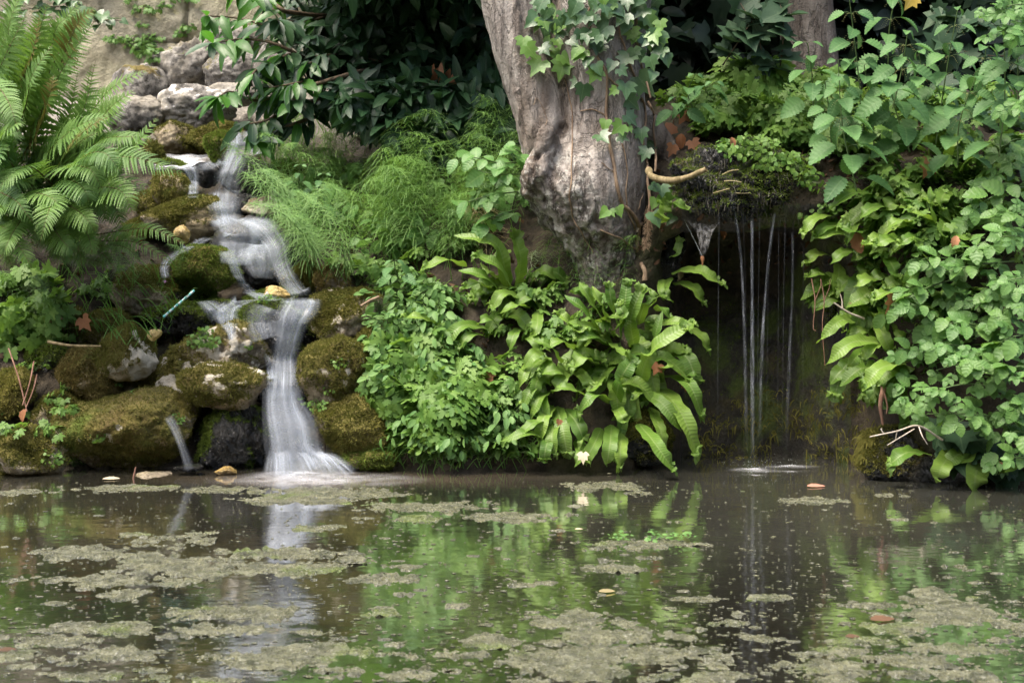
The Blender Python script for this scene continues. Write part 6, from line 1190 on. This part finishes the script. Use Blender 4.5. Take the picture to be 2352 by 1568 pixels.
stick('twig', [(2165, 1010, 4.62), (2110, 978, 4.6), (2060, 990, 4.56), (1998, 1003, 4.52)], .004, .0022, 'twig', 'bare white forked twig poking out over the right boulder', 'twig', ([(2100, 985, 4.59), (2075, 1000, 4.55), (2038, 1022, 4.52)], [(2110, 978, 4.6), (2118, 1000, 4.56), (2130, 1020, 4.56)], [(2060, 990, 4.56), (2058, 1004, 4.56), (2056, 1012, 4.56)], [(2030, 996, 4.54), (2024, 986, 4.54), (2026, 984, 4.54)]))
stick('twig', [(1985, 732, 4.95), (1950, 718, 4.93), (1915, 695, 4.92)], .0045, .003, 'twig', 'pale broken twig jutting left under the right strap fern', 'twig', ([(1935, 706, 4.93), (1934, 690, 4.93), (1930, 675, 4.93)],))
stick('twig', [(110, 785, 5.05), (160, 793, 5.03), (232, 795, 5.0)], .006, .0035, 'root', 'mossy stick lying across the soil at the left', 'twig')
stick('twig', [(1425, 700, 5.6), (1423, 700, 5.6)] and [(870, 682, 5.22), (850, 690, 5.2), (828, 703, 5.17)], .006, .004, 'vine', 'short brown stick on the ledge boulder below the horsetails', 'twig')
for a, b, lb in (((20, 800, 5.0), (62, 945, 4.93), 'dry brown stalk leaning left of two parallel ones'), ((78, 830, 5.0), (52, 930, 4.93), 'dry brown stalk crossing the left leaning one'), ((85, 860, 5.0), (60, 935, 4.93), 'shorter dry stalk beside the crossing one')): stick('stalk', [a, ((a[0] + b[0]) / 2 + 3, (a[1] + b[1]) / 2, 4.95), b], .0028, .0022, 'stalk', lb, 'stalk')
stick('stalk', [(305, 1106, 4.86), (309, 1085, 4.86), (312, 1072, 4.86)], .004, .0025, 'stalk', 'dark red stump of a stalk standing in the water edge', 'stalk')
for x, lb in ((1893, 'hanging dry root at the right side of the grotto'), (1872, 'shorter dry rootlet left of the hanging dry root')): stick('rootlet', [(x - 8, 640, 5.05), (x, 690, 5.04), (x - 4, 750, 5.04), (x + 2, 840 if x > 1880 else 760, 5.04)], .0022, .0012, 'stalk', lb, 'root', ([(x, 690, 5.04), (x + 12, 660, 5.04), (x + 14, 640, 5.05)],))
stick('withered_frond', [(2030, 890, 4.82), (2022, 930, 4.8), (2028, 975, 4.8)], .011, .004, 'stalk', 'withered brown frond hanging at the right boulder', 'frond', ([(2030, 900, 4.8), (2038, 930, 4.79), (2036, 950, 4.79)],))
p = surf(375, 728)[2] - .03; q = surf(446, 667)[2] - .04; D1 = min(p, q + .1)
mb = MB(); c = np.array([P(375, 728, D1) * (1 - t) + P(446, 667, D1 + .06) * t for t in np.linspace(0, 1, 60)]); tt = np.linspace(0, 1, 60)
for k in range(15):
    s_ = slice(k * 4, k * 4 + 5); tube(mb, c[s_], .0048 + .00001 * k, 10, k % 2)
tag(put(mb, 'drinking_straw', [M['straw'], M['strawwhite']]), 'turquoise and white drinking straw lying on the wet ledge', 'straw')
# cobweb slung under the lip
anch = [(1572, 505, 5.12), (1600, 512, 5.08), (1640, 515, 5.06), (1690, 492, 5.04)]; tip = np.array(P(1613, 588, 5.04)); mb = MB(); top = curve([P(*a) for a in anch], 26); n = 16; V = []
for i in range(26):
    for j in range(n):
        f = j / (n - 1); e = tip + np.array(((i - 13) * .0006, 0, 0)); pnt = top[i] * (1 - f) + e * f; pnt = pnt + np.array(((P(1615, 0, 5.04)[0] - pnt[0]) * .55 * math.sin(math.pi * f) ** .8, -.02 * math.sin(math.pi * f), .0)); V.append(pnt)
mb.add(np.array(V), grid(26, n), 0); wb = thing('cobweb', 'grey funnel shaped cobweb hanging at the left of the grotto', 'cobweb', tuple(P(1613, 588, 5.04))); put(mb, 'web_sheet', [M['web']], wb)
mb = MB(); tube(mb, curve([tip, tip + np.array((.002, 0, -.02)), tip + np.array((0, 0, -.035))], 6), [.006, .008, .006, .004, .003, .001], 6, 0); put(mb, 'caught_debris', [M['dead']], wb)
mb = MB()
for a in anch[:1]: tube(mb, np.array([P(*a), tip]), .0002, 3)
put(mb, 'thread', [M['strawwhite']], wb)
mb = MB()
for x, y in ((378, 646), (112, 697), (150, 1085)):
    p = P(x, y, surf(x, y)[2] - .04)
    for j in range(5): proto_ovate(.45, 2, 0, 0, .1).put(mb, p, (math.cos(j * 1.257), -.1, math.sin(j * 1.257)), (0, -1, .1), .007, .5)
tag(put(mb, 'petals', [M['flower']]), 'tiny pink petals dotted over the left bank', 'petals', None, 'stuff')
